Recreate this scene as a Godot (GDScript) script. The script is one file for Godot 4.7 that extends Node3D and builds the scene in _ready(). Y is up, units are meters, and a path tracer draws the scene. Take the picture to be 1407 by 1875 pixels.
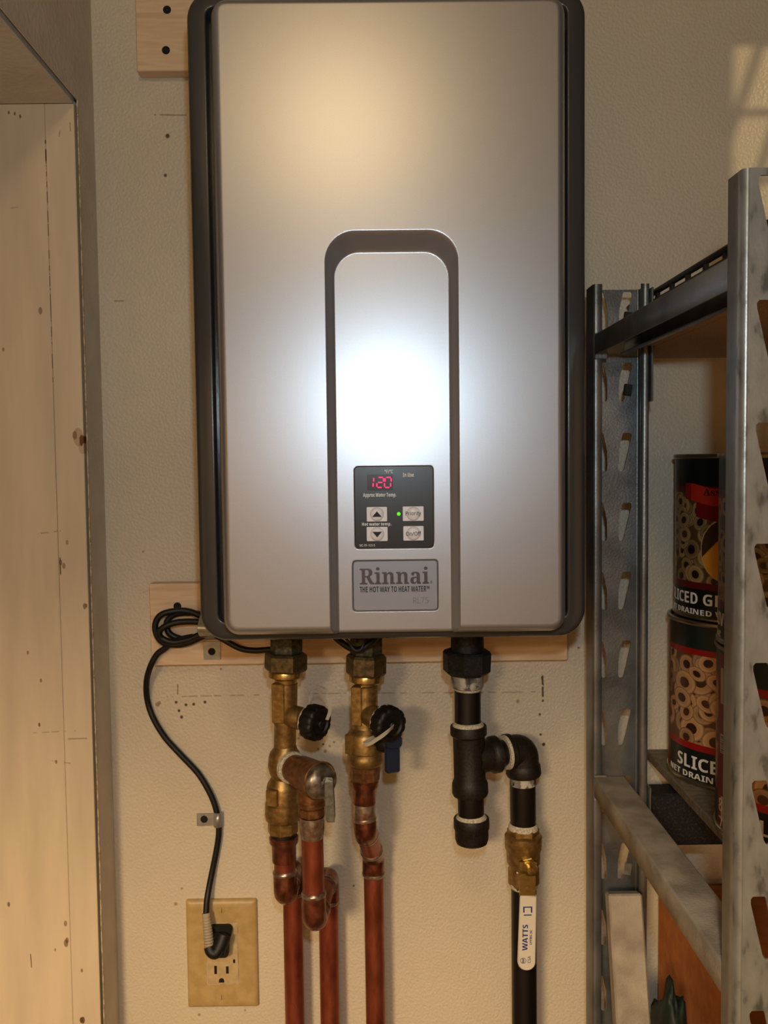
extends Node3D
# A tankless water heater on a closet wall, with its plumbing, a power cord, a steel storage rack and cans.
# x right, y up, z out of the back wall (z = 0). at(px, py, z) is the point on the plane z that a pixel of the photograph sees.

const FOCAL := 1700.0
const CAM := Vector3(0.0, 1.62, 1.07)
const SPLIT_PX := 97.0       # where the reveal's two boards meet
const LINTEL := 1.62 + 0.23  # underside of the closet's front wall
const WL := -0.3135          # x of the left wall
var ax := Vector3.ZERO
var ay := Vector3.ZERO
var az := Vector3.ZERO
var M := {}
var used := {}
var rng := RandomNumberGenerator.new()
var uv_area := Rect2()       # when set, box faces carry planar coordinates over this piece of the wall plane
var bold: SystemFont
var plain: SystemFont
var serif: SystemFont

# ------------------------------------------------------------------ helpers: places
func at(px: float, py: float, z: float) -> Vector3:
	var c := Vector3(px - 703.5, 937.5 - py, -FOCAL)
	var d := Vector3(c.dot(ax), c.dot(ay), c.dot(az))
	return CAM + d * ((z - CAM.z) / d.z)

func per_px(z: float) -> float:
	return (CAM.z - z) / FOCAL

# ------------------------------------------------------------------ helpers: objects
func numbered(called: String) -> String:
	if not used.has(called):
		used[called] = 0
		return called
	used[called] += 1
	return "%s_%03d" % [called, used[called]]

func thing(called: String, label: String, category: String, where := Vector3.ZERO, group := "") -> Node3D:
	var o := Node3D.new()
	o.name = numbered(called)
	add_child(o)
	o.position = where
	o.set_meta("label", label)
	o.set_meta("category", category)
	if group != "":
		o.set_meta("group", group)
	return o

func begin() -> SurfaceTool:
	var st := SurfaceTool.new()
	st.begin(Mesh.PRIMITIVE_TRIANGLES)
	return st

func place(called: String, mesh: Mesh, m: Material, parent: Node3D, label := "") -> MeshInstance3D:
	var o := MeshInstance3D.new()
	o.name = called
	o.mesh = mesh
	o.material_override = m
	parent.add_child(o, true)
	if label != "":
		o.set_meta("label", label)
	return o

# shapes are given in world places; the mesh is moved into the frame of its parent
func obj(called: String, st: SurfaceTool, m: Material, parent: Node3D, label := "") -> MeshInstance3D:
	st.generate_normals()
	st.index()
	var o := place(called, st.commit(), m, parent, label)
	if parent != self and parent.is_inside_tree():
		o.global_transform = Transform3D.IDENTITY
	return o

func struct(called: String, st: SurfaceTool, m: Material, parent: Node3D = self) -> MeshInstance3D:
	var o := obj(called, st, m, parent)
	if parent == self:
		o.set_meta("kind", "structure")
	return o

# ------------------------------------------------------------------ helpers: shapes
func tri(st: SurfaceTool, a: Vector3, b: Vector3, c: Vector3, out: Vector3) -> void:
	if (b - a).cross(c - a).dot(out) > 0.0:
		var k := b
		b = c
		c = k
	for p in [a, b, c]:
		if uv_area.has_area():
			st.set_uv(Vector2((p.x - uv_area.position.x) / uv_area.size.x, 1.0 - (p.y - uv_area.position.y) / uv_area.size.y))
		st.add_vertex(p)

func quad(st: SurfaceTool, a: Vector3, b: Vector3, c: Vector3, d: Vector3, out: Vector3) -> void:
	tri(st, a, b, c, out)
	tri(st, a, c, d, out)

func box(st: SurfaceTool, c: Vector3, s: Vector3, bev := 0.0, b := Basis.IDENTITY) -> void:
	st.set_smooth_group(-1)
	var h := s * 0.5
	bev = minf(bev, minf(h.x, minf(h.y, h.z)) * 0.9)
	var p := func(sg: Array, full: int) -> Vector3:
		var v := Vector3.ZERO
		for k in 3:
			v[k] = sg[k] * (h[k] - (0.0 if k == full else bev))
		return c + b * v
	for a in 3:
		var q: int = (a + 1) % 3
		var r: int = (a + 2) % 3
		for s1 in [-1, 1]:
			var sg := [0, 0, 0]
			var vs: Array[Vector3] = []
			for e in [[-1, -1], [1, -1], [1, 1], [-1, 1]]:
				sg[a] = s1
				sg[q] = e[0]
				sg[r] = e[1]
				vs.append(p.call(sg, a))
			var out := Vector3.ZERO
			out[a] = s1
			quad(st, vs[0], vs[1], vs[2], vs[3], b * out)
	if bev <= 0.0:
		return
	for a in 3:
		var q: int = (a + 1) % 3
		var r: int = (a + 2) % 3
		for s1 in [-1, 1]:
			for s2 in [-1, 1]:
				var lo := [0, 0, 0]
				lo[q] = s1
				lo[r] = s2
				lo[a] = -1
				var hi := lo.duplicate()
				hi[a] = 1
				var out := Vector3.ZERO
				out[q] = s1
				out[r] = s2
				quad(st, p.call(lo, q), p.call(hi, q), p.call(hi, r), p.call(lo, r), b * out)
	for sx in [-1, 1]:
		for sy in [-1, 1]:
			for sz in [-1, 1]:
				var sg := [sx, sy, sz]
				tri(st, p.call(sg, 0), p.call(sg, 1), p.call(sg, 2), b * Vector3(sx, sy, sz))

func span(st: SurfaceTool, lo: Vector3, hi: Vector3, bev := 0.0) -> void:
	box(st, (lo + hi) * 0.5, hi - lo, bev)

func grid(st: SurfaceTool, rows: Array, wrap: bool, groups: Array = [], flat := false) -> void:
	var n: int = rows[0].size()
	for i in rows.size() - 1:
		st.set_smooth_group(-1 if flat else (groups[i] if groups.size() > 0 else 0))
		var a: PackedVector3Array = rows[i]
		var b: PackedVector3Array = rows[i + 1]
		for j in (n if wrap else n - 1):
			var k := (j + 1) % n
			st.add_vertex(a[j])
			st.add_vertex(b[j])
			st.add_vertex(b[k])
			st.add_vertex(a[j])
			st.add_vertex(b[k])
			st.add_vertex(a[k])

func across(d: Vector3) -> Vector3:
	var u := d.cross(Vector3.UP) if absf(d.y) < 0.9 else Vector3(0, 0, 1).cross(d)
	return u.normalized()

# a surface of revolution round the line from a along d; prof holds Vector2(metres along, radius)
func lathe(st: SurfaceTool, a: Vector3, d: Vector3, prof: Array, n := 32, flat := false, phase := 0.0) -> void:
	d = d.normalized()
	var u := across(d)
	var v := d.cross(u)
	var rows := []
	var groups := []
	var g := 1
	for i in prof.size():
		var r := PackedVector3Array()
		for j in n:
			var w := TAU * j / n + phase
			r.append(a + d * prof[i].x + (u * cos(w) + v * sin(w)) * maxf(prof[i].y, 0.00001))
		rows.append(r)
		if i > 0 and i < prof.size() - 1:
			groups.append(g)
			var e: Vector2 = (prof[i] - prof[i - 1]).normalized()
			var f: Vector2 = (prof[i + 1] - prof[i]).normalized()
			if e.dot(f) < 0.8:
				g += 1
		elif i > 0:
			groups.append(g)
	grid(st, rows, true, groups, flat)

# the same with heights and half-widths read in pixels, on an upright axis through two pixels on the plane z
func turned(st: SurfaceTool, xa: float, ya: float, xb: float, yb: float, z: float, prof: Array, n := 32, flat := false, phase := 0.0) -> void:
	var a := at(xa, ya, z)
	var b := at(xb, yb, z)
	var k := a.distance_to(b) / (yb - ya)
	var p := []
	for q in prof:
		p.append(Vector2((q[0] - ya) * k, q[1] * per_px(z)))
	lathe(st, a, b - a, p, n, flat, phase)

# hexagon nut with chamfered corners
func hexed(st: SurfaceTool, xa: float, xb: float, ya: float, yb: float, z: float, hw: float, n := 6, phase := 0.26) -> void:
	var c := (yb - ya) * 0.12
	turned(st, xa, ya, xb, yb, z, [[ya, 0.0], [ya, hw * 0.9], [ya + c, hw], [yb - c, hw], [yb, hw * 0.9], [yb, 0.0]], n, true, phase)

func tube(st: SurfaceTool, pts: Array, r: float, n := 16, caps := true) -> void:
	var rows := []
	var u := Vector3.ZERO
	for i in pts.size():
		var d: Vector3 = (pts[mini(i + 1, pts.size() - 1)] - pts[maxi(i - 1, 0)]).normalized()
		if i == 0:
			u = across(d)
		u = (u - d * u.dot(d)).normalized()
		var v := d.cross(u)
		var rr := r
		var row := PackedVector3Array()
		for j in n:
			var w := TAU * j / n
			row.append(pts[i] + (u * cos(w) + v * sin(w)) * rr)
		if i == 0 and caps:
			var c := PackedVector3Array()
			c.resize(n)
			c.fill(pts[0])
			rows.append(c)
			rows.append(row)
		rows.append(row)
		if i == pts.size() - 1 and caps:
			var c := PackedVector3Array()
			c.resize(n)
			c.fill(pts[i])
			rows.append(row)
			rows.append(c)
	var groups := []
	for i in rows.size() - 1:
		groups.append(2 if caps and (i == 0 or i == rows.size() - 2) else 1)
	grid(st, rows, true, groups)

# a polyline with its corners rounded
func rounded(pts: Array, r: float, seg := 8) -> Array:
	var out := [pts[0]]
	for i in range(1, pts.size() - 1):
		var p: Vector3 = pts[i]
		var a: Vector3 = (pts[i - 1] - p).normalized()
		var b: Vector3 = (pts[i + 1] - p).normalized()
		var half := acos(clampf(a.dot(b), -1, 1)) * 0.5
		var cut := minf(r / tan(half), minf(p.distance_to(pts[i - 1]), p.distance_to(pts[i + 1])) * 0.5)
		for k in seg + 1:
			var t := float(k) / seg
			var s: Vector3 = p + a * cut
			var e: Vector3 = p + b * cut
			out.append(s.lerp(p, t).lerp(p.lerp(e, t), t))
	out.append(pts[-1])
	return out

func smooth_path(pts: Array, per := 8) -> Array:
	var out := []
	for i in pts.size() - 1:
		var a: Vector3 = pts[maxi(i - 1, 0)]
		var b: Vector3 = pts[i]
		var c: Vector3 = pts[i + 1]
		var d: Vector3 = pts[mini(i + 2, pts.size() - 1)]
		for k in per:
			out.append(b.cubic_interpolate(c, a, d, float(k) / per))
	out.append(pts[-1])
	return out

func round_rect(w: float, h: float, r: float, seg := 6) -> PackedVector2Array:
	var p := PackedVector2Array()
	for q in 4:
		var c := Vector2((w * 0.5 - r) * (1 if q == 0 or q == 3 else -1), (h * 0.5 - r) * (1 if q < 2 else -1))
		for k in seg + 1:
			var a := PI * 0.5 * (q + float(k) / seg)
			p.append(c + Vector2(cos(a), sin(a)) * r)
	return p

# an outline in x and y pushed along z of the transform, front edge rounded by bev
func prism(st: SurfaceTool, poly: PackedVector2Array, xf: Transform3D, depth: float, bev := 0.0) -> void:
	var ids := Geometry2D.triangulate_polygon(poly)
	var n := poly.size()
	var inner := PackedVector2Array()
	var area := 0.0
	for i in n:
		area += poly[i].cross(poly[(i + 1) % n])
	for i in n:
		var e := (poly[(i + 1) % n] - poly[i]).normalized()
		var f := (poly[i] - poly[(i + n - 1) % n]).normalized()
		var nn := (Vector2(-e.y, e.x) + Vector2(-f.y, f.x)).normalized() * signf(area)
		inner.append(poly[i] + nn * bev)
	st.set_smooth_group(-1)
	var zf := xf.basis.z
	for i in range(0, ids.size(), 3):
		var a := inner[ids[i]]
		var b := inner[ids[i + 1]]
		var c := inner[ids[i + 2]]
		tri(st, xf * Vector3(a.x, a.y, depth), xf * Vector3(b.x, b.y, depth), xf * Vector3(c.x, c.y, depth), zf)
		a = poly[ids[i]]
		b = poly[ids[i + 1]]
		c = poly[ids[i + 2]]
		tri(st, xf * Vector3(a.x, a.y, 0), xf * Vector3(b.x, b.y, 0), xf * Vector3(c.x, c.y, 0), -zf)
	var rows := []
	var set_ := [[poly, 0.0], [poly, depth - bev]]
	if bev > 0.0:
		set_ = [[poly, 0.0], [poly, depth - bev], [poly, depth - bev], [inner, depth]]
	for s in set_:
		var r := PackedVector3Array()
		for i in n:
			var q: Vector2 = s[0][i if area > 0 else n - 1 - i]
			r.append(xf * Vector3(q.x, q.y, s[1]))
		rows.append(r)
	grid(st, rows, true, [], n < 12)

# lettering as flat, slightly raised shapes; w and h are the size it fills, c its centre
func letters(called: String, text: String, c: Vector3, w: float, h: float, m: Material, parent: Node3D, font: Font, deep := 0.0004, b := Basis.IDENTITY) -> MeshInstance3D:
	var t := TextMesh.new()
	t.text = text
	t.font = font
	t.font_size = 48
	t.pixel_size = 0.01
	t.depth = 0.02
	t.curve_step = 1.0
	var box_ := t.get_aabb()
	var o := place(called, t, m, parent)
	var s := Vector3(w / box_.size.x, h / box_.size.y, deep / box_.size.z)
	var bb := b * Basis.from_scale(s)
	o.global_transform = Transform3D(bb, c - bb * box_.get_center())
	return o

# ------------------------------------------------------------------ helpers: materials
func mat(c: Color, rough := 0.6, metal := 0.0) -> StandardMaterial3D:
	var m := StandardMaterial3D.new()
	m.albedo_color = c
	m.roughness = rough
	m.metallic = metal
	return m

func noise_tex(seed_: int, freq: float, stops: Array, oct := 4, kind := FastNoiseLite.TYPE_SIMPLEX_SMOOTH) -> NoiseTexture2D:
	var f := FastNoiseLite.new()
	f.seed = seed_
	f.noise_type = kind
	f.frequency = freq
	f.fractal_octaves = oct
	var g := Gradient.new()
	g.offsets = PackedFloat32Array(stops.map(func(s): return s[0]))
	g.colors = PackedColorArray(stops.map(func(s): return s[1]))
	var t := NoiseTexture2D.new()
	t.width = 512
	t.height = 512
	t.seamless = true
	t.noise = f
	t.color_ramp = g
	return t

func bump_tex(seed_: int, freq: float, strength: float, oct := 3) -> NoiseTexture2D:
	var f := FastNoiseLite.new()
	f.seed = seed_
	f.frequency = freq
	f.fractal_octaves = oct
	var t := NoiseTexture2D.new()
	t.width = 512
	t.height = 512
	t.seamless = true
	t.as_normal_map = true
	t.bump_strength = strength
	t.noise = f
	return t

# colour varied by noise: every stop is a colour of the thing itself
func mottled(seed_: int, freq: float, stops: Array, scale_: Vector3, rough: float, metal := 0.0, bump := 0.0, bump_freq := 0.05) -> StandardMaterial3D:
	var m := mat(Color.WHITE, rough, metal)
	m.albedo_texture = noise_tex(seed_, freq, stops)
	m.uv1_triplanar = true
	m.uv1_world_triplanar = true
	m.uv1_scale = scale_
	if bump > 0.0:
		m.normal_enabled = true
		m.normal_texture = bump_tex(seed_ + 7, bump_freq, bump)
	return m

func make_materials() -> void:
	bold = SystemFont.new()
	bold.font_names = PackedStringArray(["Droid Sans"])
	bold.font_weight = 700
	plain = SystemFont.new()
	plain.font_names = PackedStringArray(["Droid Sans"])
	serif = SystemFont.new()
	serif.font_names = PackedStringArray(["Droid Serif"])
	serif.font_weight = 700
	var paint := Color(0.82, 0.775, 0.69)
	M.paint = mottled(3, 0.01, [[0.3, paint.darkened(0.04)], [0.7, paint.lightened(0.04)]], Vector3.ONE * 2.0, 0.5, 0.0, 0.6, 0.1)
	M.room = mat(Color(0.58, 0.52, 0.44), 0.8)
	M.floor = mat(Color(0.5, 0.44, 0.37), 0.7)
	M.edge = mottled(5, 0.03, [[0.3, Color(0.6, 0.53, 0.42)], [0.6, Color(0.78, 0.72, 0.62)]], Vector3.ONE * 4.0, 0.9)
	M.gap = mat(Color(0.12, 0.09, 0.05), 0.9)
	# heater
	M.silver = mottled(11, 0.35, [[0.25, Color(0.65, 0.655, 0.675)], [0.75, Color(0.70, 0.705, 0.725)]], Vector3.ONE * 8.0, 0.34, 0.76)
	M.case = mat(Color(0.235, 0.23, 0.225), 0.2)
	M.plate = mat(Color(0.58, 0.585, 0.615), 0.42, 0.4)
	M.chrome = mat(Color(0.37, 0.375, 0.43), 0.24, 0.8)
	M.ink = mat(Color(0.02, 0.02, 0.022), 0.6)
	M.screen = mat(Color(0.045, 0.05, 0.05), 0.28)
	M.screen_text = mat(Color(0.95, 0.96, 0.96), 0.6)
	M.button = mat(Color(0.93, 0.92, 0.93), 0.4)
	M.button_text = mat(Color(0.12, 0.11, 0.11), 0.7)
	M.window = mat(Color(0.1, 0.012, 0.02), 0.2)
	M.digit = mat(Color(0.4, 0.02, 0.1), 0.4)
	M.digit.emission_enabled = true
	M.digit.emission = Color(1.0, 0.1, 0.42)
	M.digit.emission_energy_multiplier = 1.7
	M.green_light = mat(Color(0.2, 0.5, 0.05), 0.4)
	M.green_light.emission_enabled = true
	M.green_light.emission = Color(0.35, 1.0, 0.08)
	M.green_light.emission_energy_multiplier = 1.0
	# timber
	M.pine = mottled(21, 0.014, [[0.2, Color(0.85, 0.72, 0.575)], [0.5, Color(0.91, 0.795, 0.655)], [0.8, Color(0.875, 0.75, 0.605)]], Vector3(1.0, 9.0, 9.0), 0.75, 0.0, 0.5, 0.02)
	M.board = mottled(22, 0.12, [[0.3, Color(0.6, 0.49, 0.38)], [0.7, Color(0.7, 0.58, 0.46)]], Vector3.ONE * 6.0, 0.85)
	M.deck = mottled(24, 0.03, [[0.3, Color(0.42, 0.38, 0.31)], [0.7, Color(0.52, 0.47, 0.39)]], Vector3.ONE * 5.0, 0.6, 0.2)
	M.card = mottled(23, 0.02, [[0.3, Color(0.72, 0.43, 0.22)], [0.7, Color(0.77, 0.48, 0.25)]], Vector3.ONE * 4.0, 0.85)
	M.bag = mat(Color(0.05, 0.11, 0.065), 0.6)
	# metals
	M.brass = mottled(31, 0.025, [[0.25, Color(0.53, 0.425, 0.245)], [0.6, Color(0.64, 0.52, 0.32)], [0.85, Color(0.7, 0.59, 0.39)]], Vector3.ONE * 9.0, 0.42, 0.85, 0.6, 0.3)
	M.shiny_brass = mottled(32, 0.03, [[0.2, Color(0.66, 0.565, 0.34)], [0.8, Color(0.74, 0.645, 0.41)]], Vector3.ONE * 9.0, 0.26, 0.95)
	M.dull_brass = mottled(33, 0.025, [[0.2, Color(0.27, 0.225, 0.13)], [0.5, Color(0.38, 0.31, 0.18)], [0.8, Color(0.46, 0.385, 0.24)]], Vector3.ONE * 9.0, 0.52, 0.65, 0.8, 0.25)
	M.green_brass = mottled(34, 0.025, [[0.25, Color(0.2, 0.19, 0.13)], [0.6, Color(0.33, 0.32, 0.23)], [0.85, Color(0.45, 0.43, 0.33)]], Vector3.ONE * 9.0, 0.6, 0.5, 0.8, 0.2)
	M.bronze = mottled(35, 0.025, [[0.2, Color(0.4, 0.25, 0.16)], [0.5, Color(0.52, 0.36, 0.23)], [0.85, Color(0.62, 0.46, 0.31)]], Vector3.ONE * 8.0, 0.4, 0.8, 0.5, 0.2)
	M.copper = mottled(36, 0.02, [[0.15, Color(0.47, 0.24, 0.17)], [0.45, Color(0.58, 0.305, 0.215)], [0.75, Color(0.65, 0.355, 0.255)], [0.95, Color(0.5, 0.26, 0.19)]], Vector3(6, 2, 6), 0.4, 0.75)
	M.burnt = mottled(37, 0.025, [[0.15, Color(0.28, 0.16, 0.11)], [0.5, Color(0.48, 0.27, 0.19)], [0.75, Color(0.58, 0.35, 0.26)], [0.95, Color(0.55, 0.48, 0.42)]], Vector3(6, 5, 6), 0.27, 0.75)
	M.solder = mottled(38, 0.03, [[0.2, Color(0.5, 0.33, 0.25)], [0.5, Color(0.6, 0.53, 0.47)], [0.85, Color(0.75, 0.72, 0.68)]], Vector3.ONE * 6.0, 0.3, 0.8)
	M.iron = mottled(39, 0.06, [[0.2, Color(0.085, 0.072, 0.058)], [0.6, Color(0.14, 0.12, 0.095)], [0.9, Color(0.2, 0.17, 0.135)]], Vector3.ONE * 9.0, 0.48, 0.35, 1.2, 0.35)
	M.union_iron = mottled(40, 0.06, [[0.2, Color(0.04, 0.045, 0.055)], [0.6, Color(0.075, 0.075, 0.078)], [0.92, Color(0.24, 0.25, 0.27)]], Vector3.ONE * 9.0, 0.55, 0.3, 0.8, 0.3)
	M.black_pipe = mat(Color(0.022, 0.019, 0.016), 0.42)
	M.dope = mottled(41, 0.08, [[0.25, Color(0.62, 0.58, 0.5)], [0.7, Color(0.85, 0.82, 0.74)]], Vector3.ONE * 9.0, 0.8, 0.0, 2.0, 0.2)
	M.smear = mottled(42, 0.016, [[0.45, Color(0.09, 0.085, 0.08)], [0.52, Color(0.6, 0.58, 0.54)], [0.62, Color(0.74, 0.72, 0.67)]], Vector3(7, 5, 7), 0.7, 0.0, 0.6, 0.2)
	M.zinc = mottled(43, 0.02, [[0.2, Color(0.6, 0.6, 0.59)], [0.8, Color(0.7, 0.7, 0.69)]], Vector3.ONE * 6.0, 0.34, 0.6)
	M.lever = mottled(44, 0.04, [[0.2, Color(0.42, 0.43, 0.4)], [0.8, Color(0.56, 0.57, 0.53)]], Vector3.ONE * 8.0, 0.36, 0.75)
	M.disc = mottled(45, 0.03, [[0.25, Color(0.34, 0.28, 0.22)], [0.55, Color(0.6, 0.56, 0.52)], [0.85, Color(0.74, 0.71, 0.68)]], Vector3.ONE * 5.0, 0.34, 0.85)
	M.black_rubber = mat(Color(0.02, 0.02, 0.021), 0.5)
	M.knob = mat(Color(0.02, 0.02, 0.022), 0.55)
	M.blue = mat(Color(0.055, 0.12, 0.22), 0.45)
	M.clear_plastic = mat(Color(0.78, 0.76, 0.7), 0.35)
	M.clear_plastic.backlight_enabled = true
	M.clear_plastic.backlight = Color(0.3, 0.3, 0.27)
	M.faint_plastic = mat(Color(0.8, 0.78, 0.72, 0.3), 0.3)
	M.faint_plastic.transparency = BaseMaterial3D.TRANSPARENCY_ALPHA
	M.white_sleeve = mat(Color(0.83, 0.8, 0.74), 0.4)
	M.blue_ink = mat(Color(0.04, 0.16, 0.45), 0.6)
	M.gray_ink = mat(Color(0.16, 0.17, 0.2), 0.6)
	M.ivory = mottled(46, 0.02, [[0.25, Color(0.68, 0.575, 0.375)], [0.75, Color(0.735, 0.63, 0.43)]], Vector3.ONE * 5.0, 0.42)
	M.almond = mottled(47, 0.03, [[0.25, Color(0.71, 0.62, 0.46)], [0.75, Color(0.77, 0.68, 0.52)]], Vector3.ONE * 5.0, 0.4)
	M.slot = mat(Color(0.03, 0.018, 0.008), 0.8)
	M.boot = mat(Color(0.66, 0.61, 0.52), 0.6)
	# rack
	M.rack = mottled(51, 0.012, [[0.12, Color(0.42, 0.43, 0.43)], [0.5, Color(0.5, 0.51, 0.515)], [0.8, Color(0.55, 0.56, 0.565)]], Vector3.ONE * 3.0, 0.38, 0.75, 0.2, 0.2)
	M.rack_front = mottled(52, 0.03, [[0.1, Color(0.38, 0.38, 0.355)], [0.26, Color(0.51, 0.51, 0.485)], [0.36, Color(0.57, 0.57, 0.545)], [0.9, Color(0.63, 0.63, 0.605)]], Vector3(5, 2.2, 5), 0.36, 0.6, 0.15, 0.2)
	M.dusty = mottled(53, 0.012, [[0.2, Color(0.52, 0.485, 0.43)], [0.5, Color(0.62, 0.58, 0.515)], [0.8, Color(0.69, 0.645, 0.575)]], Vector3.ONE * 3.0, 0.7, 0.2, 0.5, 0.25)
	M.wire = mat(Color(0.2, 0.18, 0.15), 0.45, 0.6)
	M.tin = mat(Color(0.62, 0.58, 0.48), 0.28, 0.95)
	M.white_ink = mat(Color(0.85, 0.84, 0.8), 0.6)

# ------------------------------------------------------------------ painted surfaces with their own stains
func paint_image(w: int, h: int, c: Color, seed_: int, spread: float) -> Image:
	var f := FastNoiseLite.new()
	f.seed = seed_
	f.frequency = 0.03
	f.fractal_octaves = 4
	var small := Image.create(128, 128, false, Image.FORMAT_RGB8)
	for y in 128:
		for x in 128:
			var k := 1.0 + spread * f.get_noise_2d(x, y)
			small.set_pixel(x, y, Color(c.r * k, c.g * k, c.b * k))
	small.resize(w, h, Image.INTERPOLATE_CUBIC)
	return small

func dab(img: Image, area: Rect2, p: Vector3, r: float, c: Color, a: float) -> void:
	var k := img.get_width() / area.size.x
	var q := Vector2((p.x - area.position.x) * k, img.get_height() - (p.y - area.position.y) * img.get_height() / area.size.y)
	var rr := maxf(r * k, 0.75)
	for y in range(int(q.y - rr - 1), int(q.y + rr + 2)):
		for x in range(int(q.x - rr - 1), int(q.x + rr + 2)):
			if x < 0 or y < 0 or x >= img.get_width() or y >= img.get_height():
				continue
			var d := Vector2(x + 0.5, y + 0.5).distance_to(q)
			var w := clampf(rr + 0.5 - d, 0.0, 1.0) * a
			if w > 0.0:
				img.set_pixel(x, y, img.get_pixel(x, y).lerp(c, w))

func stroke(img: Image, area: Rect2, p: Vector3, q: Vector3, r: float, c: Color, a: float, gaps := 0.0) -> void:
	var n := int(p.distance_to(q) / 0.0007) + 1
	var f := FastNoiseLite.new()
	f.seed = int(p.x * 7919 + p.y * 104729)
	f.frequency = 0.05
	for i in n:
		var k := 0.5 + 0.5 * f.get_noise_1d(i)
		if k > gaps:
			dab(img, area, p.lerp(q, float(i) / n), r, c, a * (0.5 + 0.5 * k))

func painted(img: Image, bump: Image, rough: float) -> StandardMaterial3D:
	var m := mat(Color.WHITE, rough)
	m.albedo_texture = ImageTexture.create_from_image(img)
	m.texture_repeat = false
	if bump:
		m.normal_enabled = true
		m.normal_texture = ImageTexture.create_from_image(bump)
		m.normal_scale = 1.0
	return m

func wall_paint(area: Rect2) -> StandardMaterial3D:
	var base := Color(0.82, 0.775, 0.69)
	var img := paint_image(2000, 2048, base, 4, 0.05)
	var hole := Color(0.16, 0.11, 0.06)
	var pencil := Color(0.36, 0.31, 0.25)
	var mm := per_px(0.0)
	for h in [[307, 249, 4.2], [303, 321, 3], [322.7, 1286, 2.8], [340.7, 1290.6, 2.8], [354.8, 1289.5, 2.8], [375.5, 1285.6, 2.8], [328, 1301.4, 2.8], [332.8, 1313, 3.2], [989, 1308, 2.4], [990.5, 1345, 2.4], [996, 1363, 3.4], [994.5, 1283, 2.2], [648, 1622, 1.8], [1060, 1186, 1.8], [592, 1363, 2.0], [329, 1070, 2.0]]:
		dab(img, area, at(h[0], h[1], 0), h[2] * 0.85 * mm, hole, 0.8)
	for h in [[288.5, 1290, 4], [292, 1287, 3], [949, 1284, 3.2], [405, 1225, 2], [550, 1345, 3], [556, 1346, 2], [547, 1352, 2], [596, 1375, 3], [604, 1366, 2], [612, 1359, 2], [583, 1372, 2], [333, 1627, 2], [322, 1655, 3], [449, 1850, 2], [365, 1858, 2.5], [1250, 900, 2], [262, 1010, 2]]:
		dab(img, area, at(h[0], h[1], 0), h[2] * mm, Color(0.45, 0.36, 0.25), 0.55)
	stroke(img, area, at(305, 1276, 0), at(498, 1272, 0), 0.5 * mm, pencil, 0.38, 0.5)
	stroke(img, area, at(556, 1270, 0), at(990, 1267, 0), 0.5 * mm, pencil, 0.38, 0.5)
	stroke(img, area, at(325.5, 1246, 0), at(325.5, 1272, 0), 0.8 * mm, pencil, 0.7, 0.5)
	stroke(img, area, at(994, 1238, 0), at(994.5, 1276, 0), 1.3 * mm, pencil.darkened(0.5), 0.9, 0.45)
	stroke(img, area, at(992, 1240, 0), at(996, 1256, 0), 0.8 * mm, pencil.darkened(0.5), 0.7, 0.45)
	stroke(img, area, at(283, 210, 0), at(342, 211, 0), 0.6 * mm, pencil, 0.6, 0.4)
	stroke(img, area, at(210, 551, 0), at(228, 551, 0), 0.7 * mm, pencil, 0.6, 0.2)
	stroke(img, area, at(262, 1085, 0), at(275, 1080, 0), 0.7 * mm, pencil, 0.2, 0.2)
	var f := FastNoiseLite.new()
	f.seed = 9
	f.frequency = 0.17
	f.fractal_octaves = 3
	var b := f.get_image(2000, 2048)
	b.bump_map_to_normal_map(0.9)
	return painted(img, b, 0.42)

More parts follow.
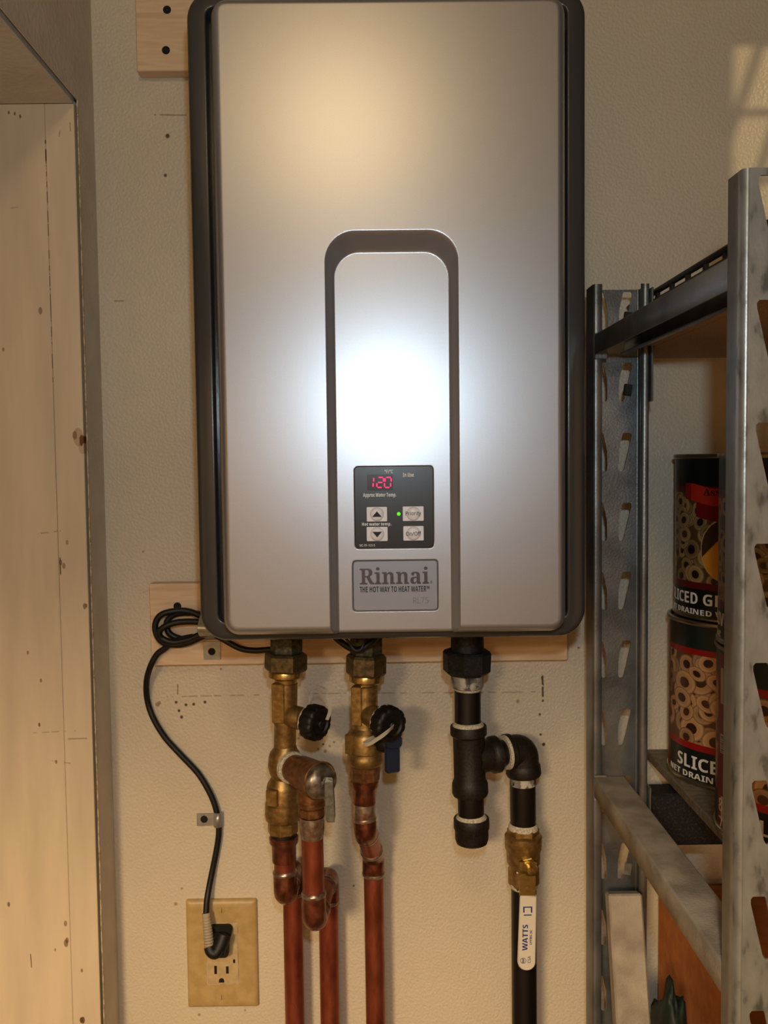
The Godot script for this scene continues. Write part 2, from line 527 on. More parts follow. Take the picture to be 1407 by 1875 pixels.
func jamb_paint(area: Rect2) -> StandardMaterial3D:
	var base := Color(0.84, 0.775, 0.665)
	var z := 0.057
	var img := paint_image(512, 2048, base, 6, 0.06)
	var mm := per_px(z)
	var dirt := Color(0.36, 0.27, 0.18)
	for h in [[137, 797, 4, 0.5], [150, 805, 4.5, 0.9], [149, 811, 3, 0.9], [143, 800, 9, 0.25], [151, 818, 7, 0.2], [155, 1110, 3, 0.6], [158, 1109, 2, 0.6], [72, 1327, 2, 0.8], [103, 1395, 2, 0.6], [51, 1195, 2, 0.5], [75, 1246, 2, 0.6], [16, 1656, 2.5, 0.7], [120, 1691, 3, 0.5], [121, 1727, 4, 0.6], [123, 1722, 3, 0.6], [101, 1739, 1.6, 0.5], [150, 1777, 2, 0.6], [152, 1868, 3.5, 0.9], [149, 1868, 3, 0.9], [74, 569, 3.5, 0.5], [16, 206, 1.6, 0.8], [27, 208, 1.6, 0.8], [37, 213, 1.8, 0.8], [111, 1030, 3, 0.6], [117, 1036, 3, 0.45], [6, 640, 2, 0.5], [123, 993, 2.5, 0.4]]:
		dab(img, area, at(h[0], h[1], z), h[2] * mm, dirt.lerp(Color(0.4, 0.22, 0.05), 0.7 if h[1] > 790 and h[1] < 830 else 0.0), h[3])
	stroke(img, area, at(110, 1022, z), at(111, 1052, z), 1.0 * mm, dirt, 0.8, 0.2)
	stroke(img, area, at(125, 1353, z), at(160, 1352, z), 0.6 * mm, dirt, 0.6, 0.35)
	stroke(img, area, at(60, 1342, z), at(140, 1338, z), 0.6 * mm, dirt, 0.4, 0.5)
	stroke(img, area, at(70, 977, z), at(112, 972, z), 0.6 * mm, dirt, 0.5, 0.5)
	stroke(img, area, at(95, 1393, z), at(130, 1398, z), 0.6 * mm, dirt, 0.4, 0.5)
	stroke(img, area, at(56, 1748, z), at(58, 1772, z), 1.0 * mm, dirt, 0.5, 0.2)
	stroke(img, area, at(20, 381, z), at(34, 379, z), 0.6 * mm, dirt, 0.4, 0.2)
	stroke(img, area, at(110, 240, z), at(108, 250, z), 0.7 * mm, dirt, 0.5, 0.1)
	stroke(img, area, at(128, 225, z), at(129, 240, z), 0.7 * mm, dirt, 0.5, 0.1)
	var joint := at(SPLIT_PX, 700, z).x
	stroke(img, area, Vector3(joint, at(90, 262, z).y, z), Vector3(joint, at(99, 700, z).y, z), 0.6 * mm, dirt, 0.8, 0.5)
	stroke(img, area, Vector3(joint, at(90, 255, z).y, z), Vector3(joint, at(90, 310, z).y, z), 1.2 * mm, dirt, 0.7, 0.55)
	stroke(img, area, Vector3(joint, at(99, 700, z).y, z), Vector3(joint, at(99, 1100, z).y, z), 0.35 * mm, dirt, 0.3, 0.2)
	return painted(img, null, 0.5)

# ------------------------------------------------------------------ the setting
func build_room() -> void:
	var top := 2.62
	var area := Rect2(-0.6, CAM.y - 0.9, 1.5, 1.65)
	uv_area = area
	var st := begin()
	span(st, Vector3(-0.6, 0, -0.12), Vector3(1.75, top, 0))
	struct("wall_back", st, wall_paint(area))
	uv_area = Rect2()
	var head := at(142, 189, 0.057).y
	var z1 := 0.057
	var z2 := 1.25
	var gap := 0.0032
	# the wall beside the heater, cut by the doorway
	st = begin()
	span(st, Vector3(WL - 0.14, 0, 0), Vector3(WL, top, z1 - 0.03))
	span(st, Vector3(WL - 0.0012, 0, z1 - 0.03), Vector3(WL, head + gap, z1))
	span(st, Vector3(WL - 0.14, head + 0.014, z1 - 0.03), Vector3(WL, top, z2))
	span(st, Vector3(WL - 0.0012, head + gap, z1 - 0.03), Vector3(WL, head + 0.014, z2))
	struct("wall_left", st, M.paint)
	st = begin()
	rng.seed = 5
	var y := CAM.y - 0.75
	while y < head:
		var l := rng.randf_range(0.02, 0.07)
		span(st, Vector3(WL - 0.0012, y, z1 - 0.001), Vector3(WL + 0.0001, minf(y + l - 0.001, head), z1 + rng.randf_range(0.0002, 0.0013)))
		y += l
	struct("trim_1", st, M.edge)
	# the reveal of the doorway: two boards with a cracked joint, and the head board
	var ja := Rect2(-0.46, CAM.y - 0.68, 0.15, 1.12)
	var jm := jamb_paint(ja)
	var d := Node3D.new()
	d.name = "door_1"
	add_child(d)
	d.set_meta("kind", "structure")
	uv_area = ja
	var split := at(SPLIT_PX, 700, z1).x
	st = begin()
	span(st, Vector3(split + 0.00012, 0.3, z1 - 0.011), Vector3(WL - 0.0012 - gap, head, z1), 0.0006)
	obj("jamb_board", st, jm, d)
	st = begin()
	span(st, Vector3(WL - 0.139, 0.3, z1 - 0.011), Vector3(split - 0.00012, head, z1), 0.0006)
	obj("jamb_board", st, jm, d)
	uv_area = Rect2()
	st = begin()
	span(st, Vector3(WL - 0.139, head, z1), Vector3(WL - 0.0012 - gap, head + 0.0125, z2), 0.0006)
	obj("head_board", st, M.paint, d)
	# the rest of the room, out of view: a lintel over the closet's front, walls and ceiling
	st = begin()
	span(st, Vector3(-2.6, -0.1, -0.9), Vector3(1.75, 0, 4.5))
	struct("floor", st, M.floor)
	st = begin()
	span(st, Vector3(-2.6, top, -0.9), Vector3(1.75, top + 0.1, 4.5))
	struct("ceiling", st, M.room)
	st = begin()
	span(st, Vector3(1.6, 0, 0), Vector3(1.75, top, 4.5))
	struct("wall_right", st, M.room)
	st = begin()
	span(st, Vector3(-2.48, LINTEL, 1.6), Vector3(1.6, top, 1.72))
	struct("wall_front", st, M.room)
	st = begin()
	span(st, Vector3(-2.48, 0, 4.33), Vector3(1.6, top, 4.5))
	struct("wall_far", st, M.room)
	st = begin()
	span(st, Vector3(-2.6, 0, -0.9), Vector3(-2.48, top, 4.5))
	span(st, Vector3(-2.48, 0, -0.9), Vector3(-0.6, top, -0.78))
	span(st, Vector3(-0.72, 0, -0.78), Vector3(-0.6, top, -0.12))
	struct("wall_hall", st, M.room)

# ------------------------------------------------------------------ the heater
func rim_path(x0: float, x1: float, y0: float, y1: float, r: float, seg := 10) -> PackedVector2Array:
	var p := round_rect(x1 - x0, y1 - y0, r, seg)
	var c := Vector2((x0 + x1) * 0.5, (y0 + y1) * 0.5)
	for i in p.size():
		p[i] += c
	return p

func rr_dist(p: Vector2, c: Vector2, h: Vector2, r: float) -> float:
	var q := (p - c).abs() - h + Vector2(r, r)
	return Vector2(maxf(q.x, 0), maxf(q.y, 0)).length() + minf(maxf(q.x, q.y), 0.0) - r

func grid_lines(lo: float, hi: float, step: float, fine: Array) -> PackedFloat32Array:
	var s := []
	var x := lo
	while x < hi - step * 0.4:
		s.append(x)
		x += step
	s.append(hi)
	for f in fine:
		var t: float = f[0] - f[1]
		while t < f[0] + f[1]:
			if t > lo and t < hi:
				s.append(t)
			t += f[2]
	s.sort()
	var o := PackedFloat32Array([s[0]])
	for v in s:
		if v - o[-1] > 0.0003:
			o.append(v)
	o[-1] = hi
	return o

func build_heater() -> void:
	var zf := 0.255                      # front of the cover
	var zi := zf - 0.018                 # floor of the arched recess
	var x0 := at(355.5, 600, 0.214).x
	var x1 := at(1071.5, 600, 0.214).x
	var y0 := at(715, 1163, 0.245).y
	var y1 := at(715, -12, 0.25).y
	var fy0 := at(400, 1173, 0.215).y
	var fy1 := at(715, -20, 0.215).y
	var h := thing("water_heater", "silver wall-mounted tankless water heater with dark frame and lit display", "water heater", Vector3((x0 + x1) * 0.5, y0, 0.02))
	# the dark case: a profile swept round the outline
	var prof := [[0.0, 0.022], [0.0, 0.213], [0.0003, 0.2155], [0.0012, 0.2182], [0.0028, 0.2202], [0.005, 0.2214], [0.0075, 0.222], [0.0165, 0.2232], [0.0174, 0.223], [0.0179, 0.2224], [0.0181, 0.2212], [0.0182, 0.205]]
	var rows := []
	for p in prof:
		var poly := rim_path(x0 + p[0], x1 - p[0], fy0 + p[0], fy1 - p[0], 0.026 - p[0])
		var row := PackedVector3Array()
		for v in poly:
			row.append(Vector3(v.x, v.y, p[1]))
		rows.append(row)
	var st := begin()
	grid(st, rows, true)
	span(st, Vector3(x0 + 0.008, fy0 + 0.008, 0.0215), Vector3(x1 - 0.008, fy1 - 0.008, 0.2045))
	obj("case", st, M.case, h, "glossy dark grey case behind the cover")
	# the silver cover
	var px0 := at(400.5, 650, 0.235).x
	var px1 := at(1034, 650, 0.235).x
	var c := Vector2((px0 + px1) * 0.5, (y0 + y1) * 0.5)
	var hh := Vector2((px1 - px0) * 0.5, (y1 - y0) * 0.5 - 0.0008)
	var rc := 0.0155
	var fil := 0.0095
	# outer and inner outline of the arch, open at the bottom
	var ox0 := at(600, 800, zf).x
	var ox1 := at(841.5, 800, zf).x
	var oy := at(720, 421, zf).y
	var ix0 := at(616, 800, zi).x
	var ix1 := at(824.5, 800, zi).x
	var iy := at(720, 462, zi).y
	var oc := Vector2((ox0 + ox1) * 0.5, oy - 0.6)
	var oh := Vector2((ox1 - ox0) * 0.5, 0.6)
	var ic := Vector2((ix0 + ix1) * 0.5, iy - 0.6)
	var ih := Vector2((ix1 - ix0) * 0.5, 0.6)
	var np0 := at(646, 1120.5, zi)
	var np1 := at(803, 1024, zi)
	var cp0 := at(650, 1005.5, zi)
	var cp1 := at(794, 852, zi)
	var xs := grid_lines(px0, px1, 0.0028, [[px0, 0.012, 0.0007], [px1, 0.012, 0.0007], [ox0 + 0.004, 0.009, 0.0006], [ox1 - 0.004, 0.009, 0.0006], [np0.x, 0.002, 0.0005], [np1.x, 0.002, 0.0005], [cp0.x, 0.002, 0.0005], [cp1.x, 0.002, 0.0005], [ox0 + 0.02, 0.016, 0.001], [ox1 - 0.02, 0.016, 0.001]])
	var ys := grid_lines(c.y - hh.y, c.y + hh.y, 0.0028, [[c.y - hh.y, 0.012, 0.0007], [c.y + hh.y, 0.012, 0.0007], [oy - 0.018, 0.022, 0.0007], [np0.y, 0.002, 0.0005], [np1.y, 0.002, 0.0005], [cp0.y, 0.002, 0.0005], [cp1.y, 0.002, 0.0005]])
	rows = []
	for y in ys:
		var row := PackedVector3Array()
		for x in xs:
			var p := Vector2(x, y)
			var e := -rr_dist(p, c, hh, rc)
			if e < 0.0 and absf(x - c.x) > hh.x - rc and absf(y - c.y) > hh.y - rc:               # outside a rounded corner: onto the corner's arc
				var k := c + Vector2(signf(x - c.x) * (hh.x - rc), signf(y - c.y) * (hh.y - rc))
				p = k + (p - k).normalized() * rc
			e = maxf(e, 0.0)
			var z := zf
			var edge := zf
			if e < fil:
				edge -= 2.3 * (fil - sqrt(maxf(fil * fil - (fil - e) * (fil - e), 0.0)))
			var od := -rr_dist(p, oc, oh, 0.026)
			if od > 0.0:
				var idd := maxf(rr_dist(p, ic, ih, 0.023), 0.0)
				var t := od / (od + idd)
				# straight wall with rounded lip and foot
				var s := t * t * (3.0 - 2.0 * t)
				z -= (zf - zi) * lerpf(t, s, 0.55)
				if idd <= 0.0:
					for b in [[np0, np1, 0.0022], [cp0, cp1, 0.0022]]:
						var bc := Vector2(b[0].x + b[1].x, b[0].y + b[1].y) * 0.5
						var bh := Vector2(b[1].x - b[0].x, b[1].y - b[0].y) * 0.5
						z -= b[2] * clampf(-rr_dist(p, bc, bh, 0.004) / 0.0008, 0.0, 1.0)
			if e < 0.003:
				z -= 0.003 - sqrt(maxf(9e-6 - (0.003 - e) * (0.003 - e), 0.0))
			row.append(Vector3(p.x, p.y, minf(z, edge)))
		rows.append(row)
	st = begin()
	grid(st, rows, false)
	# the skirt down to the case
	st.set_smooth_group(9)
	var border := PackedVector3Array()
	var nx := xs.size()
	var ny := ys.size()
	for i in nx:
		border.append(rows[0][i])
	for j in range(1, ny):
		border.append(rows[j][nx - 1])
	for i in range(nx - 2, -1, -1):
		border.append(rows[ny - 1][i])
	for j in range(ny - 2, 0, -1):
		border.append(rows[j][0])
	var low := PackedVector3Array()
	for v in border:
		low.append(Vector3(v.x, v.y, 0.212))
	grid(st, [border, low], true, [9])
	obj("front_cover", st, M.silver, h, "silver metallic front cover with an arched recess")
	# name plate
	var pc := (np0 + np1) * 0.5
	var ps := np1 - np0
	st = begin()
	prism(st, round_rect(ps.x - 0.0022, ps.y - 0.0022, 0.0032), Transform3D(Basis.IDENTITY, Vector3(pc.x, pc.y, zi - 0.0021)), 0.0012, 0.0003)
	var np := obj("name_plate", st, M.plate, h, "grey name plate")
	var zt := zi - 0.0007
	var put := func(called: String, text: String, a: Array, z: float, m: Material, parent: Node3D, font: Font, deep := 0.0003) -> void:
		var p := at(a[0], a[1], z)
		var q := at(a[2], a[3], z)
		var mid := (p + q) * 0.5
		letters(called, text, mid, q.x - p.x, p.y - q.y, m, parent, font, deep)
	put.call("lettering", "Rinnai", [659, 1039, 786, 1068.5], zt, M.chrome, np, serif, 0.0011)
	put.call("lettering", "®", [788, 1063.5, 792, 1068.5], zt, M.chrome, np, plain, 0.0004)
	put.call("lettering", "THE HOT WAY TO HEAT WATER™", [659, 1074.5, 787, 1083], zt, M.ink, np, bold)
	put.call("lettering", "RL75", [757, 1094, 785, 1104.5], zt, mat(Color(0.5, 0.48, 0.48), 0.5, 0.5), np, plain)
	# control panel
	pc = (cp0 + cp1) * 0.5
	ps = cp1 - cp0
	st = begin()
	prism(st, round_rect(ps.x - 0.001, ps.y - 0.001, 0.0036), Transform3D(Basis.IDENTITY, Vector3(pc.x, pc.y, zi - 0.0021)), 0.0017, 0.0003)
	var cp := obj("control_panel", st, M.screen, h, "dark control panel with a lit red number")
	var zc := zi - 0.0003
	put.call("lettering", "°F/°C", [704.5, 860, 720, 866.5], zc, M.screen_text, cp, bold)
	put.call("lettering", "In Use", [738, 866, 758, 873], zc, M.screen_text, cp, bold)
	put.call("lettering", "Approx Water Temp.", [665, 903, 726, 911.5], zc, M.screen_text, cp, bold)
	put.call("lettering", "Hot water temp.", [663, 957, 717, 964], zc, M.screen_text, cp, bold)
	put.call("lettering", "MC-91-1US-S", [659, 996.5, 687, 1000.5], zc, M.screen_text, cp, plain)
	var w0 := at(673, 898, zc)
	var w1 := at(719.5, 869, zc)
	st = begin()
	prism(st, round_rect(w1.x - w0.x, w1.y - w0.y, 0.001), Transform3D(Basis.IDENTITY, Vector3((w0.x + w1.x) * 0.5, (w0.y + w1.y) * 0.5, zc - 0.0002)), 0.0004, 0.0001)
	obj("display_window", st, M.window, cp)
	var segs := {"1": "bc", "2": "abged", "0": "abcdef"}
	var n := 0
	for ch in ["1", "2", "0"]:
		var a: Vector3 = at([679.5, 691, 705][n], 892.5, zc)
		var b: Vector3 = at([684, 702, 716][n], 874, zc)
		var wd := b.x - a.x
		var ht := b.y - a.y
		st = begin()
		var tk := 0.0011
		for sgm in segs[ch]:
			var r: Rect2
			match sgm:
				"a": r = Rect2(0.15, 1, 0.7, 0)
				"d": r = Rect2(0.15, 0, 0.7, 0)
				"g": r = Rect2(0.15, 0.5, 0.7, 0)
				"b": r = Rect2(1, 0.58, 0, 0.34)
				"c": r = Rect2(1, 0.08, 0, 0.34)
				"f": r = Rect2(0, 0.58, 0, 0.34)
				"e": r = Rect2(0, 0.08, 0, 0.34)
			var lean := (r.position.y + r.size.y * 0.5 - 0.5) * 0.0012
			var cc := Vector3(a.x + (r.position.x + r.size.x * 0.5) * wd + lean, a.y + (r.position.y + r.size.y * 0.5) * ht, zc + 0.0004)
			box(st, cc, Vector3(maxf(r.size.x * wd, tk), maxf(r.size.y * ht, tk), 0.0006), 0.00015)
		obj("digit", st, M.digit, cp)
		n += 1
	for b in [[672, 928, 709, 955, ""], [738, 927, 776, 954, "Priority"], [672, 964.5, 710, 991, ""], [739, 963, 776, 990, "On/Off"]]:
		var p := at(b[0], b[3], zc)
		var q := at(b[2], b[1], zc)
		var mid := Vector3((p.x + q.x) * 0.5, (p.y + q.y) * 0.5, zc)
		st = begin()
		prism(st, round_rect(q.x - p.x, q.y - p.y, 0.0008), Transform3D(Basis.IDENTITY, mid), 0.0004, 0.0001)
		lathe(st, mid, Vector3(0, 0, 1), [Vector2(0.0003, 0.0063), Vector2(0.0012, 0.0062), Vector2(0.0022, 0.0055), Vector2(0.0029, 0.0038), Vector2(0.0031, 0.0018), Vector2(0.0031, 0.0)], 28)
		obj("button", st, M.button, cp)
		if b[4] != "":
			letters("lettering", b[4], mid + Vector3(0, 0, 0.0033), (q.x - p.x) * 0.74, 0.0046 if b[4] == "Priority" else 0.0038, M.button_text, cp, plain, 0.0003)
		else:
			var s := 1.0 if b[1] < 950 else -1.0
			st = begin()
			prism(st, PackedVector2Array([Vector2(-0.0042, -0.0022 * s), Vector2(0.0042, -0.0022 * s), Vector2(0, 0.0028 * s)]), Transform3D(Basis.IDENTITY, mid + Vector3(0, 0, 0.003)), 0.0005)
			obj("arrow_mark", st, M.ink, cp)
	st = begin()
	var g := at(730.5, 941, zc)
	lathe(st, g - Vector3(0, 0, 0.0002), Vector3(0, 0, 1), [Vector2(0, 0.0017), Vector2(0.0006, 0.0015), Vector2(0.0009, 0.0008), Vector2(0.001, 0)], 14)
	obj("indicator_light", st, M.green_light, cp)

# ------------------------------------------------------------------ timber behind the heater, and what holds the cord
func plank_with_screws(label: String, lo: Vector3, hi: Vector3, screws: Array) -> void:
	var t := thing("plank", label, "plank", Vector3((lo.x + hi.x) * 0.5, lo.y, 0.0))
	var st := begin()
	span(st, lo, hi, 0.0008)
	obj("board", st, M.pine, t)
	for s in screws:
		st = begin()
		var p: Vector3 = at(s[0], s[1], hi.z)
		lathe(st, p - Vector3(0, 0, 0.002), Vector3(0, 0, 1), [Vector2(0, 0.0042), Vector2(0.0022, 0.0045), Vector2(0.0024, 0.004), Vector2(0.0021, 0.0)], 18)
		obj("screw", st, M.slot, t, "dark screw head")

func build_planks() -> void:
	var zt := 0.0195
	var a := at(251, 130, zt)
	plank_with_screws("pale pine board behind the heater's top left corner, two dark screws", Vector3(a.x, a.y, 0.0004), Vector3(0.13, a.y + 0.14, zt), [[306, 18], [304, 92]])
	var b0 := at(277, 1218, zt)
	var b1 := at(1040, 1068, zt)
	plank_with_screws("long pine board across the wall behind the heater's lower edge", Vector3(b0.x, at(640, 1214, zt).y, 0.0004), Vector3(b1.x, at(278, 1069, zt).y, zt), [[325, 1110]])

func build_cord() -> void:
	var t := thing("power_cord", "black power cord coiled beside the heater and plugged into the outlet", "power cord", at(390, 1700, 0.02))
	var r := 0.0035
	var loops := [[520, 1187, 0.04], [488, 1190, 0.04], [461, 1191, 0.038], [437, 1186, 0.038], [404, 1168, 0.036], [385, 1160, 0.036], [364, 1169, 0.034], [345, 1177, 0.032], [323, 1181, 0.03], [298, 1176, 0.032], [286, 1159, 0.035], [285.5, 1139, 0.036], [298, 1124, 0.036], [327, 1118, 0.034], [348, 1120, 0.034], [366, 1127, 0.036], [385, 1137, 0.038], [386, 1143, 0.044], [366, 1139, 0.043], [345, 1138, 0.042], [322, 1140, 0.042], [302, 1147, 0.043], [292, 1157, 0.042], [297, 1169, 0.04], [318, 1176, 0.04], [345, 1171, 0.04], [364, 1163, 0.041], [384, 1157, 0.042], [386, 1133, 0.03], [366, 1125, 0.028], [345, 1122, 0.027], [320, 1125, 0.026], [306, 1138, 0.026], [308, 1156, 0.027], [320, 1166, 0.028], [340, 1170, 0.026], [352, 1166, 0.03], [330, 1171, 0.034], [314, 1178, 0.031], [301, 1188, 0.0285], [287, 1199, 0.0275], [275, 1222, 0.0255], [268.5, 1249, 0.014], [270, 1282, 0.0045], [281, 1315, 0.0045], [303, 1351, 0.0045], [333, 1384, 0.0045], [362, 1415, 0.0045], [381, 1445, 0.0055], [393, 1472, 0.006], [399.5, 1500, 0.006], [401, 1525, 0.006], [397, 1555, 0.006], [390, 1590, 0.007], [383, 1625, 0.011], [379, 1650, 0.016], [377.5, 1676, 0.02]]
	var pts := []
	for p in loops:
		pts.append(at(p[0], p[1], p[2]))
	var st := begin()
	tube(st, smooth_path(pts, 7), r, 12)
	obj("cable", st, M.black_rubber, t)
	# the pale ribbed sleeve, then the plug
	st = begin()
	var a := at(377.5, 1672, 0.02)
	var b := at(384.5, 1742, 0.031)
	var prof := [Vector2(0, 0.0)]
	var len_ := a.distance_to(b)
	prof.append(Vector2(0, 0.0049))
	prof.append(Vector2(0.0035, 0.0049))
	for k in 11:
		var s := 0.005 + (len_ - 0.008) * k / 11.0
		prof.append(Vector2(s, 0.0042))
		prof.append(Vector2(s + 0.0009, 0.0049 + 0.0001 * k))
		prof.append(Vector2(s + 0.0026, 0.0049 + 0.0001 * k))
		prof.append(Vector2(s + 0.0031, 0.0042))
	prof.append(Vector2(len_, 0.0056))
	prof.append(Vector2(len_, 0))
	lathe(st, a, b - a, prof, 20)
	obj("strain_relief", st, M.boot, t, "pale ribbed sleeve at the plug end")
	st = begin()
	var z0 := 0.0078
	# a body tapering away from the outlet, an arm down to the elbow, the elbow
	var p0 := at(385.5, 1745, z0)
	var p1 := at(426.5, 1691, z0)
	var cx := (p0 + p1) * 0.5
	var outline := PackedVector2Array()
	for v in round_rect(p1.x - p0.x, p1.y - p0.y, 0.005, 4):
		outline.append(Vector2(v.x + (0.004 if v.y < 0 and v.x < 0 else 0.0) - (0.006 if v.y < 0 and v.x > 0 else 0.0), v.y))
	prism(st, outline, Transform3D(Basis.IDENTITY, Vector3(cx.x, cx.y, z0)), 0.008, 0.001)
	prism(st, round_rect((p1.x - p0.x) * 0.84, (p1.y - p0.y) * 0.78, 0.005, 4), Transform3D(Basis.IDENTITY, Vector3(cx.x - 0.001, cx.y - 0.0015, z0 + 0.007)), 0.011, 0.002)
	tube(st, smooth_path([at(410, 1712, 0.024), at(405, 1727, 0.028), at(400, 1738, 0.031)], 6), 0.0085, 16)
	tube(st, smooth_path([at(402, 1733, 0.03), at(395, 1745, 0.033), at(387, 1742, 0.032), at(384, 1733, 0.03)], 6), 0.0067, 16)
	obj("plug", st, M.knob, t, "black three-prong plug")

func build_wiring() -> void:
	var t := thing("cable", "short black cable and grey wire under the heater, beside the blue-lever valve", "cable", at(650, 1192, 0.13))
	var st := begin()
	tube(st, smooth_path([at(606, 1158, 0.12), at(620, 1172, 0.126), at(640, 1186, 0.131), at(656, 1190, 0.136), at(672, 1182, 0.138), at(688, 1168, 0.134), at(694, 1154, 0.128)], 7), 0.0033, 12)
	obj("sheath", st, M.black_rubber, t)
	st = begin()
	tube(st, smooth_path([at(622, 1158, 0.14), at(636, 1172, 0.142), at(650, 1190, 0.143), at(662, 1188, 0.1445), at(666, 1174, 0.143), at(667, 1154, 0.14)], 7), 0.0013, 10)
	obj("wire", st, M.gray_ink, t, "thin grey wire")

func build_straps() -> void:
	# the strap at the heater's corner: a loop round the coil and a drilled tab
	var t := thing("pipe_strap", "shiny metal strap holding the coiled cord at the heater's lower left corner", "strap", at(388, 1206, 0.0195))
	var st := begin()
	var rows := []
	var zt := 0.0205
	for e in [0.0, 0.0009]:
		var row := []
		for k in 13:
			var w := PI * k / 12.0
			row.append([1116.0 + 62.0 * k / 12.0, zt + sin(w) * (0.036 + e)])
		rows.append(row)
	var grid_rows := []
	for k in 13:
		var a: Array = rows[1][k]
		var row := PackedVector3Array()
		var ya := at(380, a[0], 0.04).y
		for x in [at(364, 1150, 0.05).x, at(400, 1150, 0.05).x]:
			row.append(Vector3(x, ya, a[1]))
		grid_rows.append(row)
	grid(st, grid_rows, false)
	var back := []
	for k in 13:
		var row := PackedVector3Array()
		for v in grid_rows[k]:
			row.append(v + Vector3(0, 0, -0.0009))
		back.append(row)
	grid(st, back, false)
	for s in 2:
		var edge := []
		for k in 13:
			edge.append(PackedVector3Array([grid_rows[k][s], back[k][s]]))
		grid(st, edge, false, [], true)
	obj("loop", st, M.zinc, t)
	st = begin()
	var p0 := at(373, 1208, zt)
	var p1 := at(404, 1174, zt)
	span(st, Vector3(p0.x, p0.y, 0.0196), Vector3(p1.x, p1.y, 0.0208), 0.0003)
	obj("tab", st, M.zinc, t)
	st = begin()
	lathe(st, at(388, 1193, 0.0207), Vector3(0, 0, 1), [Vector2(0, 0.0042), Vector2(0.0004, 0.0042), Vector2(0.0005, 0.0036), Vector2(0.0002, 0.0)], 20)
	obj("screw_hole", st, M.slot, t, "dark screw hole")
	# the small clip lower down
	t = thing("cable_clip", "small metal clip holding the cord on the wall above the outlet", "clip", at(385, 1515, 0.0))
	st = begin()
	p0 = at(361, 1512, 0.0)
	p1 = at(395, 1488.5, 0.0)
	span(st, Vector3(p0.x, p0.y, 0.0001), Vector3(p1.x, p1.y, 0.0012), 0.0003)
	obj("tab", st, M.zinc, t)
	st = begin()
	lathe(st, at(374, 1500, 0.0011), Vector3(0, 0, 1), [Vector2(0, 0.0043), Vector2(0.0004, 0.0043), Vector2(0.0005, 0.0038), Vector2(0.0002, 0.0)], 20)
	obj("screw_hole", st, M.slot, t, "dark screw hole")
	st = begin()
	rows = []
	var c := at(399.5, 1500, 0.006)
	for s in [-1.0, 1.0]:
		var row := PackedVector3Array()
		for k in 11:
			var w := PI * (1.05 - 1.1 * k / 10.0)
			row.append(Vector3(c.x + cos(w) * 0.0052, c.y + s * 0.0085, 0.0052 + sin(w) * 0.0058))
		for k in 11:
			var w := PI * (1.05 - 1.1 * (10 - k) / 10.0)
			row.append(Vector3(c.x + cos(w) * 0.0043, c.y + s * 0.0085, 0.0052 + sin(w) * 0.0049))
		rows.append(row)
	var first := PackedVector3Array()
	var ends := []
	for i in 2:
		for k in 10:
			quad(st, rows[i][k], rows[i][k + 1], rows[i][20 - k], rows[i][21 - k], Vector3(0, -1 if i == 0 else 1, 0))
	grid(st, rows, true, [], false)
	obj("loop", st, M.zinc, t)

